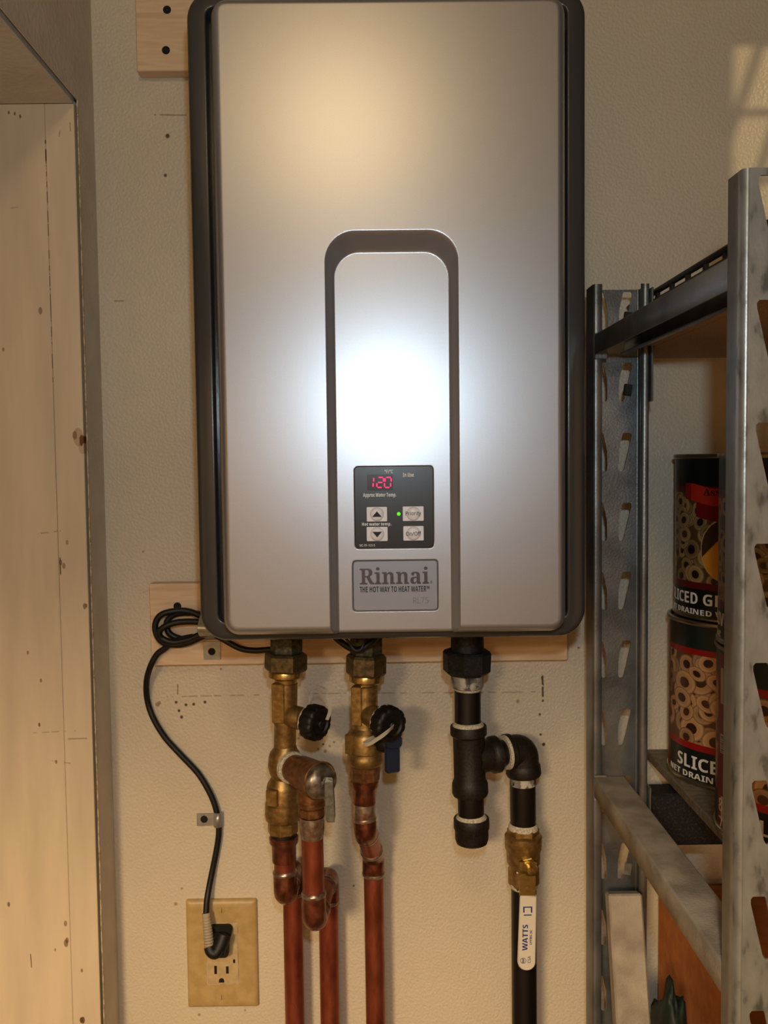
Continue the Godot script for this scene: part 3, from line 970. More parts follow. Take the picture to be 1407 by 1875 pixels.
func build_outlet() -> void:
	var p0 := at(345, 1844.5, 0.004)
	var p1 := at(470, 1646.5, 0.004)
	var c := (p0 + p1) * 0.5
	var t := thing("outlet", "ivory wall outlet with a wide cover plate and two screws", "outlet", Vector3(c.x, p0.y, 0))
	var st := begin()
	prism(st, round_rect(p1.x - p0.x, p1.y - p0.y, 0.002, 4), Transform3D(Basis.IDENTITY, Vector3(c.x, c.y, 0.0)), 0.0035, 0.0)
	var rows := []
	for k in [[0.0, 0.0035], [0.0014, 0.0052], [0.0042, 0.0064], [0.008, 0.0068]]:
		var row := PackedVector3Array()
		for v in round_rect(p1.x - p0.x - 2 * k[0], p1.y - p0.y - 2 * k[0], 0.002, 4):
			row.append(Vector3(c.x + v.x, c.y + v.y, k[1]))
		rows.append(row)
	grid(st, rows, true)
	prism(st, round_rect(p1.x - p0.x - 0.0158, p1.y - p0.y - 0.0158, 0.002, 4), Transform3D(Basis.IDENTITY, Vector3(c.x, c.y, 0.0)), 0.0069, 0.0)
	obj("cover_plate", st, M.ivory, t)
	p0 = at(380.5, 1802.5, 0.0075)
	p1 = at(435, 1690.5, 0.0075)
	c = (p0 + p1) * 0.5
	st = begin()
	prism(st, round_rect(p1.x - p0.x + 0.0012, p1.y - p0.y + 0.0012, 0.0025), Transform3D(Basis.IDENTITY, Vector3(c.x, c.y, 0.006)), 0.0011)
	obj("gasket_line", st, M.edge, t)
	st = begin()
	prism(st, round_rect(p1.x - p0.x, p1.y - p0.y, 0.0025), Transform3D(Basis.IDENTITY, Vector3(c.x, c.y, 0.006)), 0.0017, 0.0004)
	# the raised bar between the sockets
	span(st, at(396, 1765, 0.0076), at(416, 1757, 0.0076) + Vector3(0, 0, 0.0006), 0.0002)
	obj("receptacle", st, M.almond, t, "almond-coloured socket block")
	for s in [[395, 1776, 5.0, 16.0], [416.5, 1776, 5.0, 14.0], [429, 1760, 4.0, 7.0]]:
		st = begin()
		box(st, at(s[0], s[1], 0.0077), Vector3(s[2] * per_px(0.0077), s[3] * per_px(0.0077), 0.0004))
		obj("slot", st, M.slot, t)
	st = begin()
	var gp := PackedVector2Array([Vector2(0.0032, -0.002), Vector2(-0.0032, -0.002)])
	for k in 9:
		gp.append(Vector2(-cos(PI * k / 8.0) * 0.0032, sin(PI * k / 8.0) * 0.0034))
	prism(st, gp, Transform3D(Basis.IDENTITY, at(406, 1796, 0.0076)), 0.0003)
	obj("slot", st, M.slot, t)
	for y in [1667.0, 1826.5]:
		st = begin()
		lathe(st, at(406, y, 0.0067), Vector3(0, 0, 1), [Vector2(0, 0.0036), Vector2(0.0008, 0.0034), Vector2(0.0012, 0.0022), Vector2(0.0013, 0)], 18)
		obj("screw", st, M.ivory, t)
		st = begin()
		box(st, at(406, y, 0.008), Vector3(0.0006, 0.0052, 0.0003))
		obj("screw_slot", st, M.slot, t)
# ------------------------------------------------------------------ plumbing
func flow(called: String, m: Material, t: Node3D, xa: float, ya: float, xb: float, yb: float, z: float, prof: Array, label := "", n := 36) -> void:
	var st := begin()
	turned(st, xa, ya, xb, yb, z, prof, n)
	obj(called, st, m, t, label)

func nut(called: String, m: Material, t: Node3D, xa: float, xb: float, ya: float, yb: float, z: float, hw: float, n := 6, phase := 0.26) -> void:
	var st := begin()
	hexed(st, xa, xb, ya, yb, z, hw, n, phase)
	obj(called, st, m, t)

# drain port with a screw cap: from c along d
func drain_port(t: Node3D, c: Vector3, d: Vector3) -> void:
	d = d.normalized()
	var st := begin()
	lathe(st, c, d, [Vector2(0, 0.0118), Vector2(0.0225, 0.0118), Vector2(0.024, 0.0108), Vector2(0.026, 0.0108), Vector2(0.028, 0.0128), Vector2(0.032, 0.0134), Vector2(0.032, 0)], 32)
	obj("drain_port", st, M.brass, t)
	st = begin()
	lathe(st, c, d, [Vector2(0.0318, 0), Vector2(0.0318, 0.0166), Vector2(0.0336, 0.0166), Vector2(0.0336, 0)], 32)
	obj("tether_ring", st, M.clear_plastic, t, "whitish plastic ring")
	st = begin()
	var rows := []
	var u := across(d)
	var v := d.cross(u)
	for p in [[0.0337, 0.0], [0.0337, 0.0172], [0.036, 0.0177], [0.0455, 0.0177], [0.048, 0.0166], [0.049, 0.0145], [0.0488, 0.012], [0.047, 0.0105], [0.0468, 0.0]]:
		var row := PackedVector3Array()
		for k in 72:
			var w := TAU * k / 72.0
			var rr: float = p[1]
			if rr > 0.016:
				rr += 0.0006 * (1.0 if k % 6 < 4 else -0.6)
			row.append(c + d * p[0] + (u * cos(w) + v * sin(w)) * rr)
		rows.append(row)
	grid(st, rows, true, [1, 2, 2, 2, 2, 2, 3, 4])
	lathe(st, c + d * 0.046, d, [Vector2(0, 0.0045), Vector2(0.004, 0.0045), Vector2(0.005, 0.0035), Vector2(0.005, 0)], 20)
	obj("drain_cap", st, M.knob, t, "black screw cap")

func strap_between(t: Node3D, pts: Array, w: float, th: float, wide: Vector3, m: Material) -> void:
	var st := begin()
	var path := smooth_path(pts, 8)
	var rows := []
	for i in path.size():
		var d: Vector3 = (path[mini(i + 1, path.size() - 1)] - path[maxi(i - 1, 0)]).normalized()
		var s := (wide - d * wide.dot(d)).normalized()
		var nrm := d.cross(s)
		rows.append(PackedVector3Array([path[i] + s * w + nrm * th, path[i] - s * w + nrm * th, path[i] - s * w - nrm * th, path[i] + s * w - nrm * th]))
	grid(st, rows, true, [], true)
	obj("tether_strap", st, m, t, "whitish plastic strap")

func raised_block(t: Node3D, m: Material, x0: float, y0: float, x1: float, y1: float, z: float, front: float, turn: float) -> void:
	var a := at(x0, y1, front)
	var b := at(x1, y0, front)
	var st := begin()
	var c := Vector3((a.x + b.x) * 0.5, (a.y + b.y) * 0.5, (front + z) * 0.5)
	box(st, c, Vector3(b.x - a.x, b.y - a.y, front - z), 0.0008, Basis(Vector3.UP, turn))
	obj("flat_boss", st, m, t)

# a run of copper with elbows: pts is the centre line
func copper_run(t: Node3D, pts: Array, elbows: Array, bend := 0.016) -> void:
	var st := begin()
	tube(st, rounded(pts, bend, 10), 0.0111, 28)
	obj("pipe", st, M.copper, t)
	for e in elbows:
		var p: Vector3 = pts[e]
		var a: Vector3 = (pts[e - 1] - p).normalized()
		var b: Vector3 = (pts[e + 1] - p).normalized()
		var half := acos(clampf(a.dot(b), -1, 1)) * 0.5
		var leg: float = bend / tan(half) + 0.015
		leg = minf(leg, minf(p.distance_to(pts[e - 1]), p.distance_to(pts[e + 1])) * (0.5 if pts.size() > 3 else 0.9) - 0.0006 + 0.4 * bend)
		var path := rounded([p + a * leg, p, p + b * leg], bend, 12)
		st = begin()
		tube(st, path, 0.0124, 28)
		obj("elbow", st, M.burnt, t, "dark heat-stained elbow")
		for s in [[p + a * leg, a], [p + b * leg, b]]:
			st = begin()
			lathe(st, s[0] - s[1] * 0.0022, s[1], [Vector2(0, 0.0126), Vector2(0.0022, 0.013), Vector2(0.0034, 0.0125), Vector2(0.0048, 0.0114), Vector2(0.0048, 0.0)], 28)
			obj("solder_joint", st, M.solder, t, "silvery solder ring")

func build_hot_side() -> void:
	var z := 0.108
	var t := thing("isolation_valve", "brass water valve under the heater, leftmost, with a black cap pointing right", "valve", at(521, 1525, z))
	nut("inlet_hexagon", M.green_brass, t, 524.5, 524.5, 1163, 1197, z, 30, 6, 0.1)
	nut("union_nut", M.dull_brass, t, 524, 523.5, 1195, 1228, z, 40, 6, 0.1)
	flow("collar", M.shiny_brass, t, 523.5, 1228, 523.5, 1252, z, [[1226, 0], [1226, 31], [1228, 32], [1238, 32], [1240, 29], [1243, 21], [1254, 20.5]])
	flow("body", M.brass, t, 523.5, 1250, 522.5, 1330, z, [[1249, 20], [1251, 22], [1322, 22], [1328, 20.5], [1374, 20.5]])
	raised_block(t, M.brass, 500, 1253, 523, 1325, z, z + 0.0128, -0.25)
	var c := at(523, 1308, z)
	var d := Vector3(0.79, -0.05, 0.6)
	drain_port(t, c, d)
	d = d.normalized()
	strap_between(t, [c + d * 0.0325 + Vector3(0, 0.0168, -0.002), at(572, 1268, 0.12), at(583, 1257, 0.127), at(596, 1262, 0.14), at(602, 1279, 0.1465)], 0.0016, 0.0004, Vector3(0.75, 0, -0.6), M.faint_plastic)
	strap_between(t, [at(602, 1279, 0.1465), at(604, 1290, 0.148), at(604, 1304, 0.1485), at(599, 1318, 0.149)], 0.0019, 0.00045, Vector3(0.75, 0, -0.6), M.clear_plastic)
	# the lower body: a bulge with the side outlet, then the wide valve
	flow("outlet_chamber", M.brass, t, 523, 1366, 520, 1426, z, [[1364, 20], [1370, 22], [1378, 28], [1388, 30.5], [1404, 30.5], [1416, 27], [1426, 22]])
	flow("valve_body", M.brass, t, 519, 1418, 518, 1503, z, [[1416, 20], [1424, 23], [1434, 29], [1441, 31], [1468, 31], [1470, 33], [1490, 33.5], [1499, 32], [1502, 29], [1503, 25], [1503, 0]])
	raised_block(t, M.brass, 491, 1448, 513, 1478, z, z + 0.0192, -0.3)
	nut("outlet_hexagon", M.brass, t, 518, 518.5, 1501, 1525, z, 28.5, 8, 0.1)
	# copper down to the wall
	t = thing("copper_pipe", "copper pipe with a double bend below the leftmost brass valve", "pipe", at(536, 1990, 0.036))
	flow("gasket", M.black_rubber, t, 519, 1522, 519.5, 1534, z, [[1521, 0], [1521, 24.5], [1534, 24.5], [1534, 0]])
	flow("adapter", M.burnt, t, 520, 1530, 521, 1580, z, [[1530, 25], [1532, 27.5], [1541, 27], [1547, 23], [1576, 22.5], [1578, 0]])
	var p0 := at(521, 1570, z)
	var p1 := at(523, 1642, z)
	var p2 := Vector3(at(536, 1640, 0.036).x, p1.y + 0.001, 0.036)
	p1.x = lerpf(p1.x, p2.x, 0.3)
	copper_run(t, [p0, p1, p2, Vector3(p2.x + 0.0005, CAM.y - 0.95, 0.036)], [1, 2])

func build_relief() -> void:
	var c := at(521, 1399, 0.108)
	var d := Vector3(0.62, -0.01, 0.785).normalized()
	var t := thing("relief_valve", "brass pressure relief valve with a silvery dome and flat metal test lever", "valve", c + d * 0.055 + Vector3(0, -0.05, 0))
	var st := begin()
	lathe(st, c, d, [Vector2(0.011, 0.0), Vector2(0.011, 0.0165), Vector2(0.016, 0.0168), Vector2(0.0175, 0.0158), Vector2(0.0178, 0)], 36)
	obj("sealant_ring", st, M.dope, t, "white ring of pipe sealant")
	st = begin()
	lathe(st, c, d, [Vector2(0.016, 0.0142), Vector2(0.029, 0.0146), Vector2(0.031, 0.0165), Vector2(0.045, 0.0172), Vector2(0.06, 0.0178), Vector2(0.063, 0.0192), Vector2(0.0655, 0.0195), Vector2(0.0662, 0.0185), Vector2(0.0662, 0)], 40)
	obj("body", st, M.bronze, t)
	st = begin()
	lathe(st, c, d, [Vector2(0.066, 0.0182), Vector2(0.069, 0.0178), Vector2(0.0722, 0.0155), Vector2(0.0752, 0.0105), Vector2(0.0762, 0.0058), Vector2(0.0774, 0.0055), Vector2(0.0776, 0.0)], 40)
	obj("dome", st, M.disc, t, "worn silvery dome")
	# lever: a folded strip of sheet metal hinged at the dome's middle
	var h := c + d * 0.0785 + Vector3(0, 0.003, 0)
	st = begin()
	var side := Vector3(0.785, 0, -0.62)
	var rows := []
	for k in [[0.006, 0.0052], [0.002, 0.0068], [-0.008, 0.007], [-0.03, 0.007], [-0.0355, 0.0068], [-0.0375, 0.0056]]:
		var o := h + Vector3(0, k[0], 0) + d * (0.003 + maxf(-k[0], 0) * 0.06)
		var row := PackedVector3Array()
		for e in [[-1.0, 0.002], [0.0, 0.0062], [1.0, -0.002], [1.0, -0.0032], [0.0, 0.0049], [-1.0, 0.0008]]:
			row.append(o + side * (e[0] * k[1]) + d * e[1])
		rows.append(row)
	grid(st, rows, true, [], true)
	obj("test_lever", st, M.lever, t, "flat metal test lever")
	st = begin()
	lathe(st, h + side * -0.0062, side, [Vector2(0, 0), Vector2(0, 0.0016), Vector2(0.0124, 0.0016), Vector2(0.0124, 0)], 12)
	lathe(st, h - d * 0.004, d, [Vector2(0, 0.0042), Vector2(0.006, 0.0036), Vector2(0.007, 0)], 16)
	obj("hinge_pin", st, M.zinc, t)
	# outlet downwards
	var o := c + d * 0.05
	var zo := o.z
	st = begin()
	lathe(st, o + Vector3(0, -0.008, 0), Vector3.DOWN, [Vector2(0, 0.0125), Vector2(0.017, 0.0128), Vector2(0.0185, 0.014), Vector2(0.0215, 0.014), Vector2(0.0225, 0.0125), Vector2(0.0225, 0)], 32)
	obj("outlet", st, M.bronze, t)
	var top := o + Vector3(0, -0.0295, 0)
	t = thing("copper_pipe", "short copper discharge pipe with a dark U-shaped bend under the relief valve", "pipe", Vector3(top.x, CAM.y - 0.95, 0.036))
	st = begin()
	lathe(st, top + Vector3(0, -0.001, 0), Vector3.DOWN, [Vector2(0, 0), Vector2(0, 0.0122), Vector2(0.001, 0.0135), Vector2(0.009, 0.0135), Vector2(0.0102, 0.0122), Vector2(0.0102, 0)], 8, true, 0.2)
	obj("hexagon", st, M.bronze, t)
	st = begin()
	lathe(st, top + Vector3(0, -0.0112, 0), Vector3.DOWN, [Vector2(0, 0.0126), Vector2(0.006, 0.0129), Vector2(0.013, 0.0126), Vector2(0.019, 0.0117), Vector2(0.022, 0.0112), Vector2(0.022, 0)], 28)
	obj("adapter", st, M.solder, t, "solder-smeared adapter")
	var p1 := at(579, 1690, zo)
	p1.x = lerpf(top.x, at(601, 1640, 0.036).x, 0.1)
	var p2 := Vector3(at(601, 1620, 0.036).x, p1.y, 0.036)
	copper_run(t, [top + Vector3(0, -0.02, 0), p1, p2, Vector3(p2.x + 0.0003, CAM.y - 0.95, 0.036)], [1, 2])

func build_cold_side() -> void:
	var z := 0.108
	var t := thing("isolation_valve", "brass water valve with a blue lever, beneath the heater's middle", "valve", at(668, 1428, z))
	nut("inlet_hexagon", M.green_brass, t, 670.5, 670.5, 1163, 1200, z, 30, 6, 0.12)
	nut("union_nut", M.dull_brass, t, 671, 670.5, 1198, 1236, z, 37.5, 6, 0.12)
	flow("collar", M.shiny_brass, t, 670.5, 1236, 670, 1258, z, [[1234, 0], [1234, 30], [1236, 31], [1246, 31], [1248, 28], [1250, 20], [1259, 19.5]])
	flow("body", M.brass, t, 669.5, 1255, 669, 1334, z, [[1254, 21], [1256, 23], [1326, 23], [1336, 25]])
	raised_block(t, M.brass, 646, 1258, 665, 1330, z, z + 0.0128, -0.25)
	var c := at(669, 1305, z)
	var d := Vector3(0.58, -0.06, 0.81)
	drain_port(t, c, d)
	d = d.normalized()
	var face := c + d * 0.0513
	strap_between(t, [c + d * 0.0325 + Vector3(-0.006, -0.0155, 0), at(680, 1352, 0.142), at(666, 1361, 0.147), at(676, 1362, 0.156), at(695, 1351, 0.16), at(712, 1338, 0.1615), face + Vector3(-0.001, 0.0005, 0.001)], 0.0021, 0.00045, Vector3(0.1, 0.9, 0.5), M.clear_plastic)
	flow("valve_body", M.brass, t, 669.5, 1330, 669, 1400, z, [[1326, 20], [1331, 24], [1339, 31], [1345, 34.5], [1374, 34.5], [1376, 32.5], [1382, 32.5], [1384, 33.5], [1393, 33.5], [1399, 30], [1401, 25], [1401, 0]])
	raised_block(t, M.brass, 638, 1346, 651, 1382, z, z + 0.019, -0.45)
	nut("outlet_hexagon", M.bronze, t, 668.5, 668, 1400, 1429, z, 28, 8, 0.1)
	# lever to the right of the body
	var st := begin()
	var q := at(700, 1360, z + 0.012)
	lathe(st, q, Vector3(0.7, 0, 0.7), [Vector2(0, 0.0095), Vector2(0.009, 0.0092), Vector2(0.012, 0.0075), Vector2(0.012, 0)], 20)
	obj("lever_stem", st, M.black_rubber, t)
	st = begin()
	var hb := Basis(Vector3.UP, 0.35)
	var hz := z + 0.025
	prism(st, round_rect(0.0175, 0.0135, 0.005, 4), Transform3D(hb, at(719, 1357, hz)), 0.006, 0.001)
	prism(st, round_rect(0.0148, 0.027, 0.0022, 4), Transform3D(hb, at(717, 1389, hz - 0.001)), 0.0062, 0.0012)
	obj("lever", st, M.blue, t, "dark blue lever")
	t = thing("copper_pipe", "copper pipe with an angled offset below the valve with the blue lever", "pipe", at(690, 1990, 0.038))
	flow("adapter", M.burnt, t, 668, 1426, 667.5, 1472, z, [[1427, 0], [1427, 24], [1430, 26.5], [1438, 26], [1444, 21.5], [1470, 21.5], [1472, 0]])
	flow("solder_sleeve", M.solder, t, 667.5, 1468, 667.5, 1500, z, [[1468, 0], [1468, 20], [1472, 20.8], [1494, 21.5], [1500, 21.5], [1500, 0]])
	var p0 := at(667.5, 1490, z)
	var p1 := at(669.5, 1520, z)
	var p2 := at(684, 1567, 0.047)
	copper_run(t, [p0, p1, p2, Vector3(at(690, 1875, 0.043).x, CAM.y - 0.95, 0.043)], [1, 2], 0.013)

func build_gas() -> void:
	var z := 0.104
	var t := thing("gas_pipe", "black iron gas pipe assembly under the heater with a capped drip leg", "pipe", at(865, 1546, z))
	flow("inlet_stub", M.union_iron, t, 856, 1160, 856, 1196, z, [[1160, 0], [1160, 30], [1192, 31], [1196, 31], [1196, 0]])
	var st := begin()
	turned(st, 855.5, 1192, 855, 1234, z, [[1191, 0], [1191, 42], [1195, 45], [1228, 44], [1234, 37], [1234, 0]], 8, true, 0.2)
	obj("union_nut", st, M.union_iron, t)
	flow("union_hub", M.smear, t, 856, 1232, 856, 1260, z, [[1232, 0], [1232, 30], [1252, 31], [1258, 29], [1260, 25], [1260, 0]], "hub smeared with white sealant")
	flow("nipple", M.black_pipe, t, 856.5, 1258, 857, 1328, z, [[1258, 24], [1264, 23.6], [1265, 24.4], [1322, 24.4], [1328, 24.4]])
	flow("sealant_ring", M.dope, t, 857, 1262, 857, 1268, z, [[1259, 0], [1259, 24.8], [1262, 25.4], [1264, 24], [1264, 0]])
	flow("sealant_ring", M.dope, t, 858, 1322, 858, 1334, z, [[1321, 24], [1323, 27.5], [1328, 29.5], [1333, 31], [1333, 0]], "thick white ring of sealant")
	flow("tee", M.iron, t, 858, 1326, 861.5, 1456, z, [[1328, 24], [1328, 33], [1330, 34], [1344, 34], [1348, 30], [1354, 29.5], [1424, 29.5], [1430, 32], [1434, 33.5], [1450, 34], [1455, 32], [1456, 25], [1456, 0]], "", 40)
	var c := at(858.5, 1390, z)
	var e := at(957, 1372, 0.082)
	var d := (e - c).normalized()
	st = begin()
	lathe(st, c, d, [Vector2(0.008, 0.0168), Vector2(0.024, 0.0168), Vector2(0.0255, 0.0185), Vector2(0.0275, 0.0196), Vector2(0.0335, 0.0196), Vector2(0.0345, 0.0185), Vector2(0.0345, 0.0)], 36)
	obj("tee_outlet", st, M.iron, t)
	st = begin()
	lathe(st, c, d, [Vector2(0.0335, 0.0137), Vector2(0.044, 0.0137)], 32)
	obj("nipple", st, M.black_pipe, t)
	var cl := c.distance_to(e)
	st = begin()
	lathe(st, c, d, [Vector2(cl - 0.0225, 0.0), Vector2(cl - 0.0225, 0.0178), Vector2(cl - 0.0195, 0.0185), Vector2(cl - 0.0185, 0.0)], 36)
	obj("sealant_ring", st, M.dope, t, "thick white ring of sealant")
	# elbow: a swept bend with beaded ends
	st = begin()
	var down := Vector3(at(959, 1415, 0.082).x - e.x, at(959, 1415, 0.082).y - e.y, 0).normalized()
	var path := rounded([e - d * 0.0195, e, e + down * 0.02], 0.0185, 12)
	tube(st, path, 0.0172, 32)
	lathe(st, e - d * 0.0195, d, [Vector2(0, 0), Vector2(0, 0.0192), Vector2(0.005, 0.0192), Vector2(0.007, 0.0172)], 36)
	lathe(st, e + down * 0.0168, down, [Vector2(-0.002, 0.017), Vector2(0, 0.0186), Vector2(0.0095, 0.0192), Vector2(0.012, 0.018), Vector2(0.012, 0)], 36)
	obj("elbow", st, M.iron, t)
	var zr := 0.082
	flow("nipple", M.black_pipe, t, 957.5, 1422, 958.5, 1512, zr, [[1420, 24], [1500, 24], [1502, 23.4], [1512, 23.4]])
	flow("sealant_ring", M.smear, t, 957.5, 1424, 957.7, 1440, zr, [[1422, 24.4], [1436, 24.5], [1436, 0]], "ragged white sealant")
	# drip leg
	flow("nipple", M.black_pipe, t, 862, 1452, 863.5, 1504, z, [[1452, 24.5], [1486, 24.5], [1488, 23.8], [1504, 23.8]])
	flow("sealant_ring", M.dope, t, 863, 1492, 863.5, 1502, z, [[1491, 24], [1494, 27], [1499, 30], [1501, 30], [1501, 0]], "thick white ring of sealant")
	flow("cap", M.iron, t, 863.5, 1496, 864.5, 1546, z, [[1497, 25], [1497, 32.5], [1499, 33.5], [1515, 33.5], [1518, 31.5], [1534, 31.5], [1542, 29], [1546, 20], [1547, 0]])
	# brass valve
	t = thing("gas_valve", "brass gas ball valve with a white-sleeved lever, right of the capped drip leg", "valve", at(959, 1620, zr))
	flow("sealant_ring", M.dope, t, 958.5, 1506, 958.5, 1520, zr, [[1507, 24], [1508, 25.5], [1514, 28], [1517, 28], [1517, 0]], "white ring of sealant")
	nut("inlet_hexagon", M.brass, t, 958.5, 958.7, 1514, 1536, zr, 30, 6, 0.1)
	flow("body", M.brass, t, 958.7, 1526, 959, 1590, zr, [[1525, 26], [1527, 32.5], [1530, 35], [1552, 34.5], [1556, 32], [1570, 31.5], [1578, 31], [1583, 27.5], [1592, 27]])
	nut("outlet_hexagon", M.brass, t, 959.2, 959.8, 1584, 1622, zr, 29, 6, 0.1)
	st = begin()
	var q := at(965, 1578, zr + 0.012)
	lathe(st, q, Vector3(0.04, -0.05, 1), [Vector2(0, 0.0095), Vector2(0.01, 0.0095), Vector2(0.0105, 0.0082), Vector2(0.017, 0.0082), Vector2(0.0172, 0)], 6, true, 0.2)
	lathe(st, q + Vector3(0.0005, 0, 0.016), Vector3(0.04, -0.05, 1), [Vector2(0, 0.0042), Vector2(0.007, 0.004), Vector2(0.0075, 0)], 18)
	obj("stem_nut", st, M.shiny_brass, t)
	# bent lever: a strap folded forward, then the sleeve
	var zl := zr + 0.034
	st = begin()
	var wd := 15.0 * per_px(zl)
	var k0 := at(966, 1578, zr + 0.027)
	var k1 := at(966.5, 1602, zr + 0.027)
	var k2 := at(967, 1606, zl)
	var k3 := at(966.5, 1642, zl)
	var rows := []
	for k in [[k0, Vector3(0, 0, 1)], [k1, Vector3(0, 0, 1)], [k2 + Vector3(0, 0.001, 0), Vector3(0, 0.5, 0.8)], [k3, Vector3(0, 0, 1)]]:
		var p: Vector3 = k[0]
		var nn: Vector3 = k[1]
		rows.append(PackedVector3Array([p + Vector3(-wd, 0, 0), p + Vector3(wd, 0, 0), p + Vector3(wd, 0, 0) - nn * 0.0024, p + Vector3(-wd, 0, 0) - nn * 0.0024]))
	grid(st, rows, true, [], true)
	lathe(st, at(966.5, 1625, zl - 0.0003), Vector3(0, 0, 1), [Vector2(0, 0.0022), Vector2(0.0007, 0.002), Vector2(0.0009, 0)], 14)
	obj("lever", st, M.shiny_brass, t, "yellow brass lever")
	st = begin()
	var s0 := at(948.5, 1777, zl)
	var s1 := at(984, 1640, zl)
	var hw := 16.5 * per_px(zl)
	var hh := (s1.y - s0.y) * 0.5
	var tilt := (at(968, 1640, zl).x - at(964.5, 1777, zl).x) / (s1.y - s0.y)
	var outline := PackedVector2Array([Vector2(hw * 0.92, hh), Vector2(-hw * 0.92, hh)])
	for k in 13:
		var w := PI + PI * k / 12.0
		outline.append(Vector2(cos(w) * hw * 1.03, -hh + hw + sin(w) * hw))
	var lb := Basis(Vector3(0, 0, 1), -tilt)
	var mid := Vector3((at(968, 1640, zl).x + at(964.5, 1777, zl).x) * 0.5, (s0.y + s1.y) * 0.5, zl - 0.0032)
	prism(st, outline, Transform3D(lb, mid), 0.0048, 0.0012)
	var sleeve := obj("sleeve", st, M.white_sleeve, t, "white plastic sleeve with blue print")
	var up := lb * Basis(Vector3(0, 0, 1), PI * 0.5)
	var zt := zl + 0.0017
	letters("lettering", "WATTS", at(962, 1717, zt), 50 * per_px(zt), 10 * per_px(zt), M.blue_ink, sleeve, bold, 0.0003, up)
	letters("lettering", "LFFBV-3C", at(972.5, 1716, zt), 28 * per_px(zt), 4.2 * per_px(zt), M.blue_ink, sleeve, bold, 0.0003, up)
	letters("lettering", "NSF", at(958.5, 1759, zt), 8 * per_px(zt), 4 * per_px(zt), M.blue_ink, sleeve, bold, 0.0003, up)
	letters("lettering", "CSA", at(969.5, 1757, zt), 13 * per_px(zt), 6 * per_px(zt), M.blue_ink, sleeve, plain, 0.0003, up)
	st = begin()
	var ringc := at(958.5, 1759, zt)
	lathe(st, ringc, Vector3(0, 0, 1), [Vector2(0, 0.0031), Vector2(0.0002, 0.0031), Vector2(0.0002, 0.0027), Vector2(0, 0.0027)], 20)
	obj("round_mark", st, M.blue_ink, sleeve)
	st = begin()
	for r in [[958.5, 1662, 975, 1660], [958.5, 1671, 961, 1662], [972.5, 1671, 975, 1662], [959.5, 1676.5, 974, 1674.5]]:
		span(st, at(r[0], r[1], zt - 0.0001), at(r[2], r[3], zt) + Vector3(0, 0, 0.0001))
	obj("bracket_mark", st, M.blue_ink, sleeve)
	t = thing("gas_pipe", "black gas pipe going down behind the white valve lever", "pipe", at(962, 1990, zr))
	var pa := at(959.5, 1612, zr)
	st = begin()
	tube(st, [pa, Vector3(at(961.5, 1875, zr).x, CAM.y - 0.95, zr)], 0.0137, 32)
	obj("pipe", st, M.black_pipe, t)
	st = begin()
	lathe(st, at(959.7, 1617, zr), Vector3.DOWN, [Vector2(0, 0), Vector2(0, 0.0148), Vector2(0.003, 0.0152), Vector2(0.005, 0.014), Vector2(0.005, 0)], 28)
	obj("sealant_ring", st, M.dope, t, "white ring of sealant")
# ------------------------------------------------------------------ storage rack, its shelves and what stands on them
const RX0 := 0.2219          # outer edges of the posts
const RX1 := 0.2795

func slot_shape(side: float, x: float, y: float) -> PackedVector2Array:
	var p := PackedVector2Array()
	for v in [[19.0, 0.0], [31.5, 0.0], [34.0, 3.0], [34.0, 8.0], [20.5, 66.0], [18.0, 70.0], [12.5, 70.0], [10.6, 66.0], [10.3, 58.0], [10.9, 32.0], [17.4, 2.5]]:
		p.append(Vector2(x + side * v[0] * 0.000579, y - v[1] * 0.000579))
	return p

# a sheet across x between y0 and y1 with slots cut through it
func slotted(st: SurfaceTool, x0: float, x1: float, y0: float, y1: float, z: float, th: float, tops: Array) -> void:
	var xc := (x0 + x1) * 0.5
	var cuts := []
	for t in tops:
		if t < y1 and t - 0.0405 > y0:
			cuts.append(t)
	cuts.sort()
	var at_y := y0
	for i in cuts.size() + 1:
		var mid: float = y1 if i == cuts.size() else cuts[i] - 0.02
		for s in [-1.0, 1.0]:
			var a := x0 if s < 0 else xc
			var b := xc if s < 0 else x1
			var pieces := [PackedVector2Array([Vector2(a, at_y), Vector2(b, at_y), Vector2(b, mid), Vector2(a, mid)])]
			for k in [i - 1, i]:
				if k < 0 or k >= cuts.size():
					continue
				var next := []
				for p in pieces:
					next.append_array(Geometry2D.clip_polygons(p, slot_shape(s, xc, cuts[k])))
				pieces = next
			for p in pieces:
				prism(st, p, Transform3D(Basis.IDENTITY, Vector3(0, 0, z)), th)
		at_y = mid

